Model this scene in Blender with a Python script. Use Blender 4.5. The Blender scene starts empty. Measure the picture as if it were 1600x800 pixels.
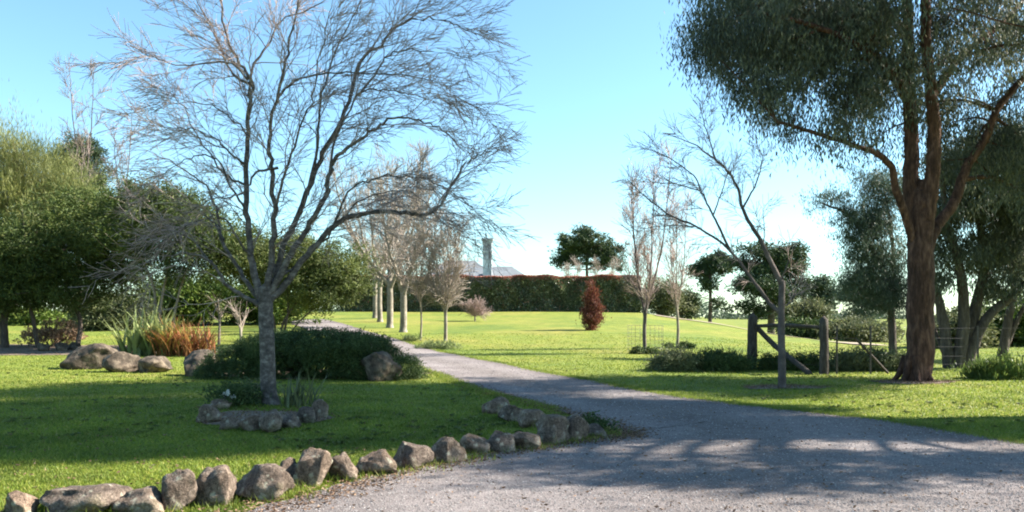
import bpy, math, random
import numpy as np
from mathutils import Vector, noise as mnoise

random.seed(7)
RNG = np.random.default_rng(11)
S = bpy.context.scene
COL = S.collection
F, HY, EYE = 1300.0, 495.0, 1.6          # focal length in photo pixels, horizon row, eye height

AZ, EL = math.radians(80), math.radians(36)          # sun: azimuth from straight ahead towards the right, elevation
KX, KY = math.sin(AZ) / math.tan(EL), math.cos(AZ) / math.tan(EL)

# ------------------------------------------------------------------ terrain
def sst(a, b, x):
    t = np.clip((np.asarray(x, float) - a) / (b - a), 0, 1)
    return t * t * (3 - 2 * t)

def terrain(x, y):
    x = np.asarray(x, float); y = np.asarray(y, float)
    q = np.where(y > 1, x / np.maximum(y, 1), 0.0)              # bearing from the forecourt
    qs = np.array([-1.0, 0.02, .10, .155, .20, .25, .287, .325, .367, .41, .5])
    yc = np.interp(q, qs, [80, 80, 80, 79, 76, 70, 64, 58, 52, 48, 46])
    zc = np.interp(q, qs, [2.1, 2.1, 2.08, 2.0, 1.45, .95, .55, .25, .06, 0, 0])
    dr = np.interp(q, qs, [0, 0, 0, .25, 1.6, 2.0, 1.7, 1.4, 1.2, 1.0, 1.0])
    u = np.clip((y - 34.0) / (yc - 34.0), -1, 1)
    h = zc * np.where(u < 0.14, np.maximum(u + 0.14, 0) ** 2 / 0.56, u)
    h = h - dr * sst(0, 16, y - yc - 2.0)
    h = h + 1.0 * sst(150, 260, y) * sst(.12, .2, q)
    h = h + 0.05 * np.sin(x * 0.31 + 1.0) * np.sin(y * 0.27) * sst(4, 12, y)
    h = h + 0.10 * np.exp(-(((x + 3.5) / 4.5) ** 2 + ((y - 13.5) / 3.6) ** 2))
    h = h + 0.5 * sst(300, 900, y)
    return h

def tz(x, y): return float(terrain(x, y))

def at(px, py, Y):
    return Vector(((px - 800) * Y / F, Y, EYE + (HY - py) * Y / F))

def hit(px, py):
    """where the line of sight through a photo pixel meets the ground"""
    y = 3.0
    while y < 400:
        x = (px - 800) * y / F
        if EYE + (HY - py) * y / F <= tz(x, y): break
        y += 0.05
    return Vector((x, y, tz(x, y)))

def onground(px, Y):
    x = (px - 800) * Y / F
    return Vector((x, Y, tz(x, Y)))

# ------------------------------------------------------------------ materials
def new_mat(name):
    m = bpy.data.materials.new(name); m.use_nodes = True
    nt = m.node_tree; nt.nodes.clear()
    out = nt.nodes.new('ShaderNodeOutputMaterial')
    return m, nt, out

def ramp(nt, fac, stops):
    r = nt.nodes.new('ShaderNodeValToRGB')
    e = r.color_ramp.elements
    while len(e) < len(stops): e.new(0.5)
    for el, (p, c) in zip(e, stops):
        el.position = p; el.color = (c[0], c[1], c[2], 1)
    nt.links.new(fac, r.inputs['Fac'])
    return r.outputs['Color']

def tex_noise(nt, scale, detail=5, rough=0.6, stretch=(1, 1, 1)):
    tc = nt.nodes.new('ShaderNodeTexCoord'); mp = nt.nodes.new('ShaderNodeMapping')
    mp.inputs['Scale'].default_value = stretch
    nt.links.new(tc.outputs['Object'], mp.inputs['Vector'])
    n = nt.nodes.new('ShaderNodeTexNoise')
    n.inputs['Scale'].default_value = scale; n.inputs['Detail'].default_value = detail
    n.inputs['Roughness'].default_value = rough
    nt.links.new(mp.outputs['Vector'], n.inputs['Vector'])
    return n.outputs['Fac']

def mixc(nt, a, b, fac, mode='MIX'):
    m = nt.nodes.new('ShaderNodeMix'); m.data_type = 'RGBA'; m.blend_type = mode
    ins = {i.identifier: i for i in m.inputs}
    if isinstance(fac, (int, float)): ins['Factor_Float'].default_value = fac
    else: nt.links.new(fac, ins['Factor_Float'])
    for k, v in (('A_Color', a), ('B_Color', b)):
        if isinstance(v, tuple): ins[k].default_value = (*v, 1)
        else: nt.links.new(v, ins[k])
    return [o for o in m.outputs if o.identifier == 'Result_Color'][0]

def principled(nt, out, col, rough=0.85, spec=0.25, bump=None, bstr=0.4, bdist=0.02):
    p = nt.nodes.new('ShaderNodeBsdfPrincipled')
    p.inputs['Roughness'].default_value = rough
    p.inputs['Specular IOR Level'].default_value = spec
    if isinstance(col, tuple): p.inputs['Base Color'].default_value = (*col, 1)
    else: nt.links.new(col, p.inputs['Base Color'])
    if bump is not None:
        b = nt.nodes.new('ShaderNodeBump'); b.inputs['Strength'].default_value = bstr
        b.inputs['Distance'].default_value = bdist
        nt.links.new(bump, b.inputs['Height']); nt.links.new(b.outputs['Normal'], p.inputs['Normal'])
    nt.links.new(p.outputs[0], out.inputs['Surface'])
    return p

def mat_noise(name, stops, scale, stretch=(1, 1, 1), rough=0.9, bstr=0.5, bdist=0.02, scale2=None, spec=0.2):
    m, nt, out = new_mat(name)
    n = tex_noise(nt, scale, 6, 0.65, stretch)
    c = ramp(nt, n, stops)
    if scale2:
        n2 = tex_noise(nt, scale2, 4, 0.6, stretch)
        c = mixc(nt, c, ramp(nt, n2, [(0.3, (0.62, 0.62, 0.62)), (0.7, (1.25, 1.22, 1.18))]), 1.0, 'MULTIPLY')
    principled(nt, out, c, rough, spec, n, bstr, bdist)
    return m

def mat_leaf(name, c1, c2, trans=0.35, rough=0.55, clump=None, c3=None, spec=0.25):
    """per-leaf colour variation, light coming through the leaves"""
    m, nt, out = new_mat(name)
    g = nt.nodes.new('ShaderNodeNewGeometry')
    st = [(0.0, c1), (1.0, c2)] if c3 is None else [(0.0, c1), (0.8, c2), (1.0, c3)]
    c = ramp(nt, g.outputs['Random Per Island'], st)
    if clump:
        n = tex_noise(nt, clump, 3, 0.5)
        c = mixc(nt, c, ramp(nt, n, [(0.32, (0.65, 0.7, 0.7)), (0.68, (1.35, 1.3, 1.1))]), 1.0, 'MULTIPLY')
    p = nt.nodes.new('ShaderNodeBsdfPrincipled'); p.inputs['Roughness'].default_value = rough
    p.inputs['Specular IOR Level'].default_value = spec
    nt.links.new(c, p.inputs['Base Color'])
    t = nt.nodes.new('ShaderNodeBsdfTranslucent'); nt.links.new(c, t.inputs['Color'])
    mx = nt.nodes.new('ShaderNodeMixShader'); mx.inputs['Fac'].default_value = trans
    nt.links.new(p.outputs[0], mx.inputs[1]); nt.links.new(t.outputs[0], mx.inputs[2])
    nt.links.new(mx.outputs[0], out.inputs['Surface'])
    return m

def mat_lawn(name):
    m, nt, out = new_mat(name)
    big = tex_noise(nt, 0.16, 4, 0.6); mid = tex_noise(nt, 1.3, 5, 0.65); fine = tex_noise(nt, 26, 5, 0.75)
    c = ramp(nt, big, [(0.33, (0.105, 0.15, 0.03)), (0.5, (0.155, 0.185, 0.034)), (0.66, (0.205, 0.198, 0.05)), (0.8, (0.24, 0.205, 0.075))])
    c = mixc(nt, c, ramp(nt, mid, [(0.3, (0.7, 0.76, 0.7)), (0.7, (1.22, 1.15, 1.1))]), 1.0, 'MULTIPLY')
    c = mixc(nt, c, ramp(nt, fine, [(0.3, (0.55, 0.6, 0.55)), (0.7, (1.35, 1.3, 1.2))]), 0.8, 'MULTIPLY')
    principled(nt, out, c, 0.9, 0.15, fine, 0.6, 0.04)
    return m

def mat_gravel(name):
    m, nt, out = new_mat(name)
    big = tex_noise(nt, 0.5, 5, 0.65); mid = tex_noise(nt, 7, 5, 0.7); fine = tex_noise(nt, 55, 4, 0.8)
    c = ramp(nt, big, [(0.3, (0.145, 0.126, 0.124)), (0.52, (0.188, 0.166, 0.162)), (0.72, (0.236, 0.21, 0.203))])
    at_ = nt.nodes.new('ShaderNodeAttribute'); at_.attribute_name = 'across'
    nz = tex_noise(nt, .8, 4, .6); ad = nt.nodes.new('ShaderNodeMath'); ad.operation = 'MULTIPLY_ADD'
    nt.links.new(nz, ad.inputs[0]); ad.inputs[1].default_value = .14; nt.links.new(at_.outputs['Fac'], ad.inputs[2])
    trk_ = ramp(nt, ad.outputs[0], [(.1, (.86, .84, .82)), (.22, (1.1, 1.1, 1.1)), (.33, (1.12, 1.12, 1.12)), (.5, (.88, .87, .85)), (.62, (.9, .89, .87)), (.78, (1.12, 1.12, 1.12)), (.9, (1.08, 1.08, 1.08)), (1.0, (.84, .82, .8))])
    c = mixc(nt, c, trk_, .85, 'MULTIPLY')
    c = mixc(nt, c, ramp(nt, mid, [(0.3, (0.78, 0.77, 0.76)), (0.7, (1.18, 1.18, 1.18))]), 1.0, 'MULTIPLY')
    c = mixc(nt, c, ramp(nt, fine, [(0.3, (0.5, 0.5, 0.5)), (0.5, (1, 1, 1)), (0.72, (1.5, 1.48, 1.45))]), 0.85, 'MULTIPLY')
    principled(nt, out, c, 0.95, 0.1, fine, 0.9, 0.02)
    return m

def mat_rock(name):
    m, nt, out = new_mat(name)
    oi = nt.nodes.new('ShaderNodeObjectInfo')
    a = tex_noise(nt, 6, 7, 0.7); b = tex_noise(nt, 2.2, 5, 0.6); f = tex_noise(nt, 42, 4, 0.75)
    c = ramp(nt, a, [(0.33, (0.10, 0.075, 0.06)), (0.5, (0.20, 0.155, 0.124)), (0.65, (0.34, 0.275, 0.225))])
    c = mixc(nt, c, ramp(nt, oi.outputs['Random'], [(0.0, (0.72, 0.72, 0.74)), (0.5, (1.0, 0.97, 0.93)), (1.0, (1.18, 1.08, 0.98))]), 1.0, 'MULTIPLY')
    c = mixc(nt, c, (0.20, 0.19, 0.09), ramp(nt, b, [(0.55, (0, 0, 0)), (0.72, (0.6, 0.6, 0.6))]))
    c = mixc(nt, c, ramp(nt, f, [(0.3, (0.5, 0.5, 0.5)), (0.7, (1.4, 1.4, 1.4))]), 0.9, 'MULTIPLY')
    li = tex_noise(nt, 11, 3, 0.5, (1, 1.2, 1)); c = mixc(nt, c, (0.36, 0.35, 0.27), ramp(nt, li, [(0.60, (0, 0, 0)), (0.66, (.75, .75, .75))]))
    cr = tex_noise(nt, 3.2, 8, 0.75, (1.6, 1.6, 1)); c = mixc(nt, c, ramp(nt, cr, [(0.455, (1, 1, 1)), (0.49, (.4, .38, .36)), (0.53, (1, 1, 1))]), .9, 'MULTIPLY')
    principled(nt, out, c, 0.92, 0.2, f, 0.8, 0.05)
    return m

M = {}
M['lawn'] = mat_lawn('lawn')
M['gravel'] = mat_gravel('gravel')
M['rock'] = mat_rock('rock')
M['darkrock'] = mat_noise('darkrock', [(0.33, (0.03, 0.026, 0.02)), (0.5, (0.085, 0.066, 0.05)), (0.68, (0.19, 0.155, 0.115))], 5, bstr=.7, bdist=.06, scale2=1.8)  # darker brown rock tones for the garden boulders
M['pebble'] = mat_leaf('pebble', (0.13, 0.115, 0.11), (0.27, 0.245, 0.235), 0.0, 0.9, None, (0.40, 0.37, 0.35))
M['blade'] = mat_leaf('blade', (0.10, 0.155, 0.026), (0.20, 0.245, 0.038), 0.45, 0.55, 0.7, (0.30, 0.28, 0.08))
M['soil'] = mat_noise('soil', [(0.3, (0.08, 0.06, 0.045)), (0.55, (0.19, 0.145, 0.11)), (0.75, (0.30, 0.235, 0.18))], 9, scale2=2)
M['sand'] = mat_noise('sand', [(0.3, (0.24, 0.19, 0.14)), (0.7, (0.34, 0.28, 0.215))], 2)
M['litter'] = mat_leaf('litter', (0.07, 0.042, 0.028), (0.19, 0.115, 0.07), 0.1, 0.8, None, (0.30, 0.21, 0.14))
M['gumbark'] = mat_noise('gumbark', [(0.3, (0.030, 0.016, 0.012)), (0.5, (0.08, 0.042, 0.030)), (0.64, (0.15, 0.082, 0.058)), (0.8, (0.25, 0.17, 0.13))], 5, (2.4, 2.4, 0.6), bstr=1.0, bdist=0.08, scale2=.9)
M['darkbark'] = mat_noise('darkbark', [(0.3, (0.045, 0.036, 0.03)), (0.55, (0.095, 0.076, 0.062)), (0.75, (0.17, 0.14, 0.12))], 7, (2, 2, 0.4), bstr=0.8, bdist=0.05, scale2=2)
M['greybark'] = mat_noise('greybark', [(0.3, (0.045, 0.038, 0.035)), (0.5, (0.10, 0.085, 0.078)), (0.7, (0.23, 0.205, 0.185))], 8, (1.2, 1.2, 1.6), bstr=0.6, bdist=0.02, scale2=3)
M['limb'] = mat_noise('limb', [(0.3, (0.06, 0.048, 0.046)), (0.6, (0.12, 0.098, 0.092)), (0.8, (0.24, 0.2, 0.18))], 6, scale2=2)
M['twig'] = mat_leaf('twig', (0.15, 0.108, 0.115), (0.42, 0.325, 0.315), 0.0, 0.7, 0.8)
M['paletwig'] = mat_leaf('paletwig', (0.19, 0.15, 0.125), (0.36, 0.29, 0.245), 0.0, 0.8)
M['browntwig'] = mat_leaf('browntwig', (0.20, 0.16, 0.13), (0.38, 0.32, 0.265), 0.0, 0.8)
M['palebark'] = mat_noise('palebark', [(0.3, (0.14, 0.12, 0.095)), (0.6, (0.27, 0.24, 0.195)), (0.8, (0.40, 0.36, 0.30))], 5, scale2=2)
M['gumleaf'] = mat_leaf('gumleaf', (0.055, 0.07, 0.058), (0.11, 0.128, 0.096), 0.34, 0.55, 0.7, (0.20, 0.205, 0.13), 0.25)
M['brightleaf'] = mat_leaf('brightleaf', (0.07, 0.115, 0.03), (0.15, 0.19, 0.05), 0.4, 0.5, 0.9)
M['shrubleaf'] = mat_leaf('shrubleaf', (0.045, 0.085, 0.016), (0.105, 0.155, 0.028), 0.3, 0.55, 0.5, (0.16, 0.19, 0.045))
M['olivegreen'] = mat_leaf('olivegreen', (0.06, 0.085, 0.024), (0.125, 0.15, 0.045), 0.25, 0.6, 0.5, (0.17, 0.18, 0.07))
M['darkshrub'] = mat_leaf('darkshrub', (0.032, 0.055, 0.014), (0.078, 0.108, 0.026), 0.22, 0.6, 0.4, (0.13, 0.145, 0.045))
M['featherleaf'] = mat_leaf('featherleaf', (0.12, 0.14, 0.045), (0.22, 0.225, 0.085), 0.35, 0.6, 0.35)
M['pineleaf'] = mat_leaf('pineleaf', (0.022, 0.042, 0.024), (0.055, 0.085, 0.034), 0.12, 0.6, 0.3, (0.10, 0.125, 0.045))
M['blueleaf'] = mat_leaf('blueleaf', (0.04, 0.068, 0.052), (0.095, 0.125, 0.085), 0.25, 0.5, 0.5)
M['oliveleaf'] = mat_leaf('oliveleaf', (0.09, 0.105, 0.05), (0.19, 0.195, 0.105), 0.25, 0.6, 0.5)
M['mound'] = mat_leaf('mound', (0.035, 0.062, 0.022), (0.07, 0.105, 0.035), 0.2, 0.65, 1.2, (0.10, 0.125, 0.045))
M['hedge'] = mat_leaf('hedge', (0.035, 0.06, 0.028), (0.15, 0.175, 0.09), 0.3, 0.3, 0.9, (0.5, 0.50, 0.36), 0.6)  # palest leaf tone paints light flecks onto the shaded hedge face
M['redtip'] = mat_leaf('redtip', (0.30, 0.10, 0.08), (0.46, 0.22, 0.18), 0.3, 0.5, 0.5)
M['redshrub'] = mat_leaf('redshrub', (0.085, 0.026, 0.022), (0.19, 0.06, 0.042), 0.25, 0.6, 0.9, (0.27, 0.15, 0.09))
M['strapgreen'] = mat_leaf('strapgreen', (0.11, 0.155, 0.05), (0.27, 0.30, 0.13), 0.25, 0.45)
M['straporange'] = mat_leaf('straporange', (0.22, 0.075, 0.045), (0.36, 0.17, 0.085), 0.3, 0.5, 2.0, (0.26, 0.26, 0.07))
M['strapyellow'] = mat_leaf('strapyellow', (0.14, 0.15, 0.035), (0.34, 0.29, 0.07), 0.3, 0.5, 2.0)
M['deadbrown'] = mat_leaf('deadbrown', (0.19, 0.12, 0.085), (0.36, 0.25, 0.185), 0.2, 0.7, 1.5)
M['greygreen'] = mat_leaf('greygreen', (0.075, 0.095, 0.05), (0.165, 0.175, 0.09), 0.2, 0.6, 1.2)
M['timber'] = mat_noise('timber', [(0.3, (0.032, 0.026, 0.022)), (0.5, (0.062, 0.052, 0.045)), (0.72, (0.12, 0.105, 0.09))], 9, (3, 3, 0.5), bstr=0.8, bdist=0.02, scale2=2)
M['wire'] = mat_noise('wire', [(0.3, (0.05, 0.05, 0.052)), (0.7, (0.10, 0.10, 0.10))], 10, rough=0.6)
M['picket'] = mat_noise('picket', [(0.3, (0.06, 0.05, 0.045)), (0.7, (0.12, 0.10, 0.09))], 10)
M['roof'] = mat_noise('roof', [(0.3, (0.13, 0.145, 0.16)), (0.7, (0.19, 0.205, 0.22))], 1.5, (1, 1, 1), rough=0.6, bstr=0.1)
M['ridgecap'] = mat_noise('ridgecap', [(0.3, (0.34, 0.35, 0.37)), (0.7, (0.42, 0.43, 0.45))], 2, rough=0.6)
M['render'] = mat_noise('render', [(0.3, (0.48, 0.50, 0.53)), (0.7, (0.60, 0.62, 0.65))], 2, scale2=0.7)
M['whitepaint'] = mat_noise('whitepaint', [(0.3, (0.66, 0.66, 0.65)), (0.7, (0.78, 0.78, 0.77))], 3)
M['pot'] = mat_noise('pot', [(0.3, (0.09, 0.05, 0.04)), (0.7, (0.16, 0.09, 0.07))], 5)
M['flower'] = mat_leaf('flower', (0.55, 0.55, 0.50), (0.72, 0.72, 0.68), 0.3, 0.6)

# ------------------------------------------------------------------ mesh helpers
def tag(o, label, cat, group=None):
    o['label'] = label; o['category'] = cat
    if group: o['group'] = group
    return o

def thing(name, label, cat, loc, group=None):
    o = bpy.data.objects.new(name, None); COL.objects.link(o)
    o.location = loc; o.empty_display_size = 0.3
    return tag(o, label, cat, group)

def build(name, V, faces, mat, parent=None, origin=None, smooth=False):
    """faces: list of int arrays of shape (n, k)"""
    V = np.asarray(V, np.float32)
    if parent is not None and origin is None: origin = parent.location
    if origin is not None: V = V - np.array(origin, np.float32)
    me = bpy.data.meshes.new(name)
    faces = [np.asarray(f, np.int32) for f in faces if len(f)]
    loops = np.concatenate([f.ravel() for f in faces])
    sizes = np.concatenate([np.full(len(f), f.shape[1], np.int32) for f in faces])
    starts = np.concatenate([[0], np.cumsum(sizes)[:-1]]).astype(np.int32)
    me.vertices.add(len(V)); me.vertices.foreach_set('co', V.ravel())
    me.loops.add(len(loops)); me.loops.foreach_set('vertex_index', loops)
    me.polygons.add(len(sizes)); me.polygons.foreach_set('loop_start', starts)
    me.polygons.foreach_set('loop_total', sizes)
    me.polygons.foreach_set('use_smooth', np.full(len(sizes), smooth))
    me.update(calc_edges=True); me.validate()
    me.materials.append(mat)
    o = bpy.data.objects.new(name, me); COL.objects.link(o)
    if parent is not None: o.parent = parent
    elif origin is not None: o.location = origin
    return o

def tube_geo(polys, sides_of, rough=0.0):
    Vs, Q, T, n0 = [], [], [], 0
    for pts, rad in polys:
        P = np.asarray([tuple(p) for p in pts], float); R = np.asarray(rad, float); n = len(P)
        if n < 2: continue
        k = sides_of(R[0])
        D = np.gradient(P, axis=0); D /= (np.linalg.norm(D, axis=1, keepdims=True) + 1e-9)
        a = np.array([1.0, 0, 0]) if abs(D[0][0]) < 0.8 else np.array([0, 1.0, 0])
        U = np.cross(D, a); nu = np.linalg.norm(U, axis=1, keepdims=True)
        U = np.where(nu > 0.15, U / (nu + 1e-9), np.array([0, 0, 1.0]))
        W = np.cross(D, U)
        th = np.linspace(0, 2 * np.pi, k, endpoint=False)
        RR = R[:, None] * np.ones((1, k))
        if rough > 0 and R[0] > 0.05:
            lob = np.zeros(k)
            for h in (2, 3, 5): lob += RNG.normal() * np.cos(h * th + RNG.random() * 6.3) / h
            RR = RR * (1 + rough * lob[None, :] + rough * 0.6 * RNG.normal(size=(n, k)))
        ring = P[:, None, :] + RR[:, :, None] * (np.cos(th)[None, :, None] * U[:, None, :] + np.sin(th)[None, :, None] * W[:, None, :])
        Vs.append(ring.reshape(-1, 3))
        i = np.arange(n - 1)[:, None] * k; j = np.arange(k)[None, :]; j2 = (j + 1) % k
        Q.append((n0 + np.stack([i + j, i + j2, i + k + j2, i + k + j], -1)).reshape(-1, 4))
        Vs.append(P[-1:][:] + D[-1] * R[-1]); tip = n0 + n * k
        b = n0 + (n - 1) * k
        T.append(np.stack([b + np.arange(k), b + (np.arange(k) + 1) % k, np.full(k, tip)], -1))
        n0 += n * k + 1
    return np.concatenate(Vs), [np.concatenate(Q), np.concatenate(T)]

def tubes(name, polys, mat, parent=None, rough=0.0, smooth=True):
    V, Fs = tube_geo(polys, lambda r: 22 if r > 0.2 else 14 if r > 0.12 else (8 if r > 0.05 else (5 if r > 0.018 else 3)), rough)
    return build(name, V, Fs, mat, parent, smooth=smooth)

def smooth_line(pts, n=None, per=6):
    """Catmull-Rom through the points"""
    P = np.asarray([tuple(p) for p in pts], float)
    if len(P) < 3:
        t = np.linspace(0, 1, per + 1)[:, None]; return P[0] * (1 - t) + P[-1] * t
    Q = np.vstack([2 * P[0] - P[1], P, 2 * P[-1] - P[-2]]); out = []
    for i in range(1, len(Q) - 2):
        t = np.linspace(0, 1, per, endpoint=False)[:, None]
        a, b, c, d = Q[i - 1], Q[i], Q[i + 1], Q[i + 2]
        out.append(0.5 * (2 * b + (c - a) * t + (2 * a - 5 * b + 4 * c - d) * t ** 2 + (3 * b - a - 3 * c + d) * t ** 3))
    out.append(P[-1:])
    return np.vstack(out)

def limb(pts, r0, r1, per=6, power=0.8, wob=0.0):
    L = smooth_line(pts, per=per)
    t = np.linspace(0, 1, len(L))
    if wob:
        w = RNG.normal(size=L.shape) * wob * np.minimum(1, t * 4)[:, None]
        w[-1] *= 0.3; L = L + w
    return L, r0 + (r1 - r0) * t ** power

def rand_unit(n):
    v = RNG.normal(size=(n, 3)); return v / np.linalg.norm(v, axis=1, keepdims=True)

def norm(v): return v / (np.linalg.norm(v) + 1e-9)

def leaf_geo(C, D, length, width):
    n = len(C)
    D = D / (np.linalg.norm(D, axis=1, keepdims=True) + 1e-9)
    Sd = np.cross(D, rand_unit(n)); Sd /= (np.linalg.norm(Sd, axis=1, keepdims=True) + 1e-9)
    N = np.cross(D, Sd)
    l = length * RNG.uniform(0.65, 1.35, (n, 1)); w = width * RNG.uniform(0.7, 1.3, (n, 1))
    bend = N * l * 0.12
    V = np.stack([C - D * l / 2, C + Sd * w / 2 + bend - D * l * 0.08, C + D * l / 2, C - Sd * w / 2 + bend - D * l * 0.08], 1).reshape(-1, 3)
    Fq = np.arange(4 * n).reshape(-1, 4)
    return V, [Fq]

def clump_points(clumps, n, sub_r, per_sub, shell=0.55, flat=0.8, jit=0.28):
    """leaf positions: ellipsoid masses broken into tufts; returns leaf points, tuft centres"""
    vol = np.array([c[1][0] * c[1][1] * c[1][2] for c in clumps]) ** 0.8
    vol = vol * np.array([c[2] if len(c) > 2 else 1.0 for c in clumps]); vol /= vol.sum()
    m = max(len(clumps), n // per_sub); idx = RNG.choice(len(clumps), m, p=vol)
    cen = np.array([tuple(c[0]) for c in clumps])[idx]; rad = np.array([c[1] for c in clumps])[idx]
    u = rand_unit(m) * (RNG.uniform(shell, 1.0, (m, 1)) ** 0.7)
    u = u * (1 + (0.06 if shell >= .8 else jit) * RNG.normal(size=(m, 1)))
    sub = cen + u * rad
    size = sub_r * RNG.uniform(0.55, 1.5, m)
    ii = RNG.integers(0, m, n)
    off = RNG.normal(size=(n, 3)) * size[ii][:, None] * 0.55; off[:, 2] *= flat
    return sub[ii] + off, sub[ii], sub, idx

def foliage(name, clumps, n, leaf, mat, parent, sub_r=0.5, per_sub=45, mode='out', shell=0.5, flat=0.8, above=None):
    P, Cn, sub, idx = clump_points(clumps, n, sub_r, per_sub, shell, flat)
    if mode == 'out': D = norm_rows(P - Cn) + 0.7 * rand_unit(n)
    elif mode == 'hang': D = np.array([0, 0, -1.0]) + 0.55 * rand_unit(n)
    elif mode == 'up': D = np.array([0, 0, 1.0]) + 0.6 * norm_rows(P - Cn) + 0.45 * rand_unit(n)
    else: D = rand_unit(n)
    if above is not None:
        k = above(P); P, D = P[k], D[k]
    V, Fs = leaf_geo(P, D, leaf[0], leaf[1])
    return build(name, V, Fs, mat, parent), sub, idx

def norm_rows(a): return a / (np.linalg.norm(a, axis=1, keepdims=True) + 1e-9)

def px_clump(px, py, Y, rx, ry, rd=None, w=1.0):
    s = Y / F
    return (at(px, py, Y), (rx * s, (rd if rd is not None else rx * s), ry * s), w)

# -------- bare twig growth
def grow(p, d, L, r, lev, P, out):
    n = max(3, int(L / P['seg'])); st = L / n
    pts = [np.array(p, float)]; rad = [r]; d = norm(np.array(d, float)); dirs = [d]
    for i in range(n):
        d = norm(d + RNG.normal(size=3) * P['wander'] + np.array([0, 0, P['up'][min(lev, len(P['up']) - 1)]]) * st * 2)
        pts.append(pts[-1] + d * st); rad.append(max(P['rmin'], r * (1 - 0.75 * (i + 1) / n))); dirs.append(d)
    out.append((pts, rad))
    if lev < P['max']: spawn(pts, dirs, rad, L, lev, P, out)

def spawn(pts, dirs, rad, L, lev, P, out, t0=0.2, n=None):
    pts = np.asarray(pts); nch = n if n is not None else P['n'][lev]
    nch = int(nch * RNG.uniform(0.75, 1.3) + 0.5)
    for k in range(nch):
        t = t0 + (1 - t0) * (k + RNG.random()) / max(1, nch)
        i = min(len(pts) - 1, int(t * (len(pts) - 1)))
        d = np.asarray(dirs[i])
        s = np.cross(d, rand_unit(1)[0]); s = norm(s)
        if 'bias' in P: s = norm(s + P['bias'](pts[i]))
        a = math.radians(P['ang'] * RNG.uniform(0.6, 1.3))
        nd = d * math.cos(a) + s * math.sin(a)
        cl = L * P['ratio'] * RNG.uniform(0.55, 1.25) * (1.1 - 0.5 * t)
        grow(pts[i], nd, max(cl, P['seg'] * 2), max(P['rmin'], rad[i] * P['rr']), lev + 1, P, out)

def dirs_of(L): return norm_rows(np.gradient(L, axis=0))

# ------------------------------------------------------------------ ground
def axis(lo, hi, d0, near_lo, near_hi, g=1.13):
    a = list(np.arange(near_lo, near_hi + 1e-6, d0)); d = d0
    while a[-1] < hi: d *= g; a.append(a[-1] + d)
    d = d0
    while a[0] > lo: d *= g; a.insert(0, a[0] - d)
    return np.array(a)

gx, gy = axis(-2500, 2500, 0.4, -24, 24), axis(-300, 4000, 0.4, 0, 60)
GX, GY = np.meshgrid(gx, gy); GZ = terrain(GX, GY)
nx, ny = len(gx), len(gy)
ii = (np.arange(ny - 1)[:, None] * nx + np.arange(nx - 1)[None, :]).ravel()
ground = build('lawn', np.stack([GX.ravel(), GY.ravel(), GZ.ravel()], 1), [np.stack([ii, ii + 1, ii + nx + 1, ii + nx], 1)], M['lawn'], smooth=True)
ground['kind'] = 'structure'

def g2(px, py):
    h = hit(px, py); return (h.x, h.y)

far_r = [g2(830, 578), g2(720, 556), g2(650, 539), g2(590, 522), g2(540, 507), g2(505, 499)]
Rr = [(11, -6), (8.8, 3), (7.2, 8), (6.45, 10.4), (5.75, 12.6), (5.0, 14.1), (4.15, 15.4), (2.95, 18.2), (1.9, 21.4)] + far_r
Lr = [(-5.2, -6), (-3.2, 4.6), (-2.1, 6.8), (-1.28, 8.3), (0.0, 9.85), (1.15, 10.75), (1.45, 11.6), (0.55, 14.6), (-0.75, 18.4)]
def off_left(i, w):
    a = np.array(far_r[max(0, i - 1)]); b = np.array(far_r[min(len(far_r) - 1, i + 1)]); d = (b - a) / np.linalg.norm(b - a)
    p = np.array(far_r[i]) + np.array([-d[1], d[0]]) * w; return (p[0], p[1])
Lr += [off_left(0, 3.0), off_left(1, 2.9), off_left(2, 3.0), off_left(3, 3.2), off_left(4, 3.4), off_left(5, 3.6)]
Lc = smooth_line([(a, b, 0) for a, b in Lr], per=14)[:, :2]; Rc = smooth_line([(a, b, 0) for a, b in Rr], per=14)[:, :2]
def ragged(c, amp):
    k = np.arange(len(c)); w = sum(RNG.normal() * np.sin(k * f + RNG.random() * 6) for f in (0.4, 0.9, 1.7, 2.6)) * amp * 0.5
    d = np.gradient(c, axis=0); d /= np.linalg.norm(d, axis=1, keepdims=True)
    return c + np.stack([-d[:, 1], d[:, 0]], 1) * (w + RNG.normal(size=len(c)) * amp * 0.4)[:, None]
Lc, Rc = ragged(Lc, 0.05), ragged(Rc, 0.07)
nc = 26
tt = np.linspace(0, 1, nc)[None, :, None]
RD = Lc[:, None, :] * (1 - tt) + Rc[:, None, :] * tt
rz = terrain(RD[..., 0], RD[..., 1]) + 0.022
jj = (np.arange(len(Lc) - 1)[:, None] * nc + np.arange(nc - 1)[None, :]).ravel()
road = build('driveway', np.concatenate([RD, rz[..., None]], 2).reshape(-1, 3), [np.stack([jj, jj + 1, jj + nc + 1, jj + nc], 1)], M['gravel'], smooth=True)
road['kind'] = 'structure'
at_ = road.data.attributes.new('across', 'FLOAT', 'POINT'); at_.data.foreach_set('value', np.tile(np.linspace(0, 1, nc), len(Lc)).astype(np.float32))
POLY = np.vstack([Lc, Rc[::-1]])

def inside(x, y, poly=None):
    poly = POLY if poly is None else poly
    c = np.zeros(len(x), bool); j = len(poly) - 1
    for i in range(len(poly)):
        xi, yi = poly[i]; xj, yj = poly[j]
        if yi != yj:
            c ^= ((yi > y) != (yj > y)) & (x < (xj - xi) * (y - yi) / (yj - yi) + xi)
        j = i
    return c

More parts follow.
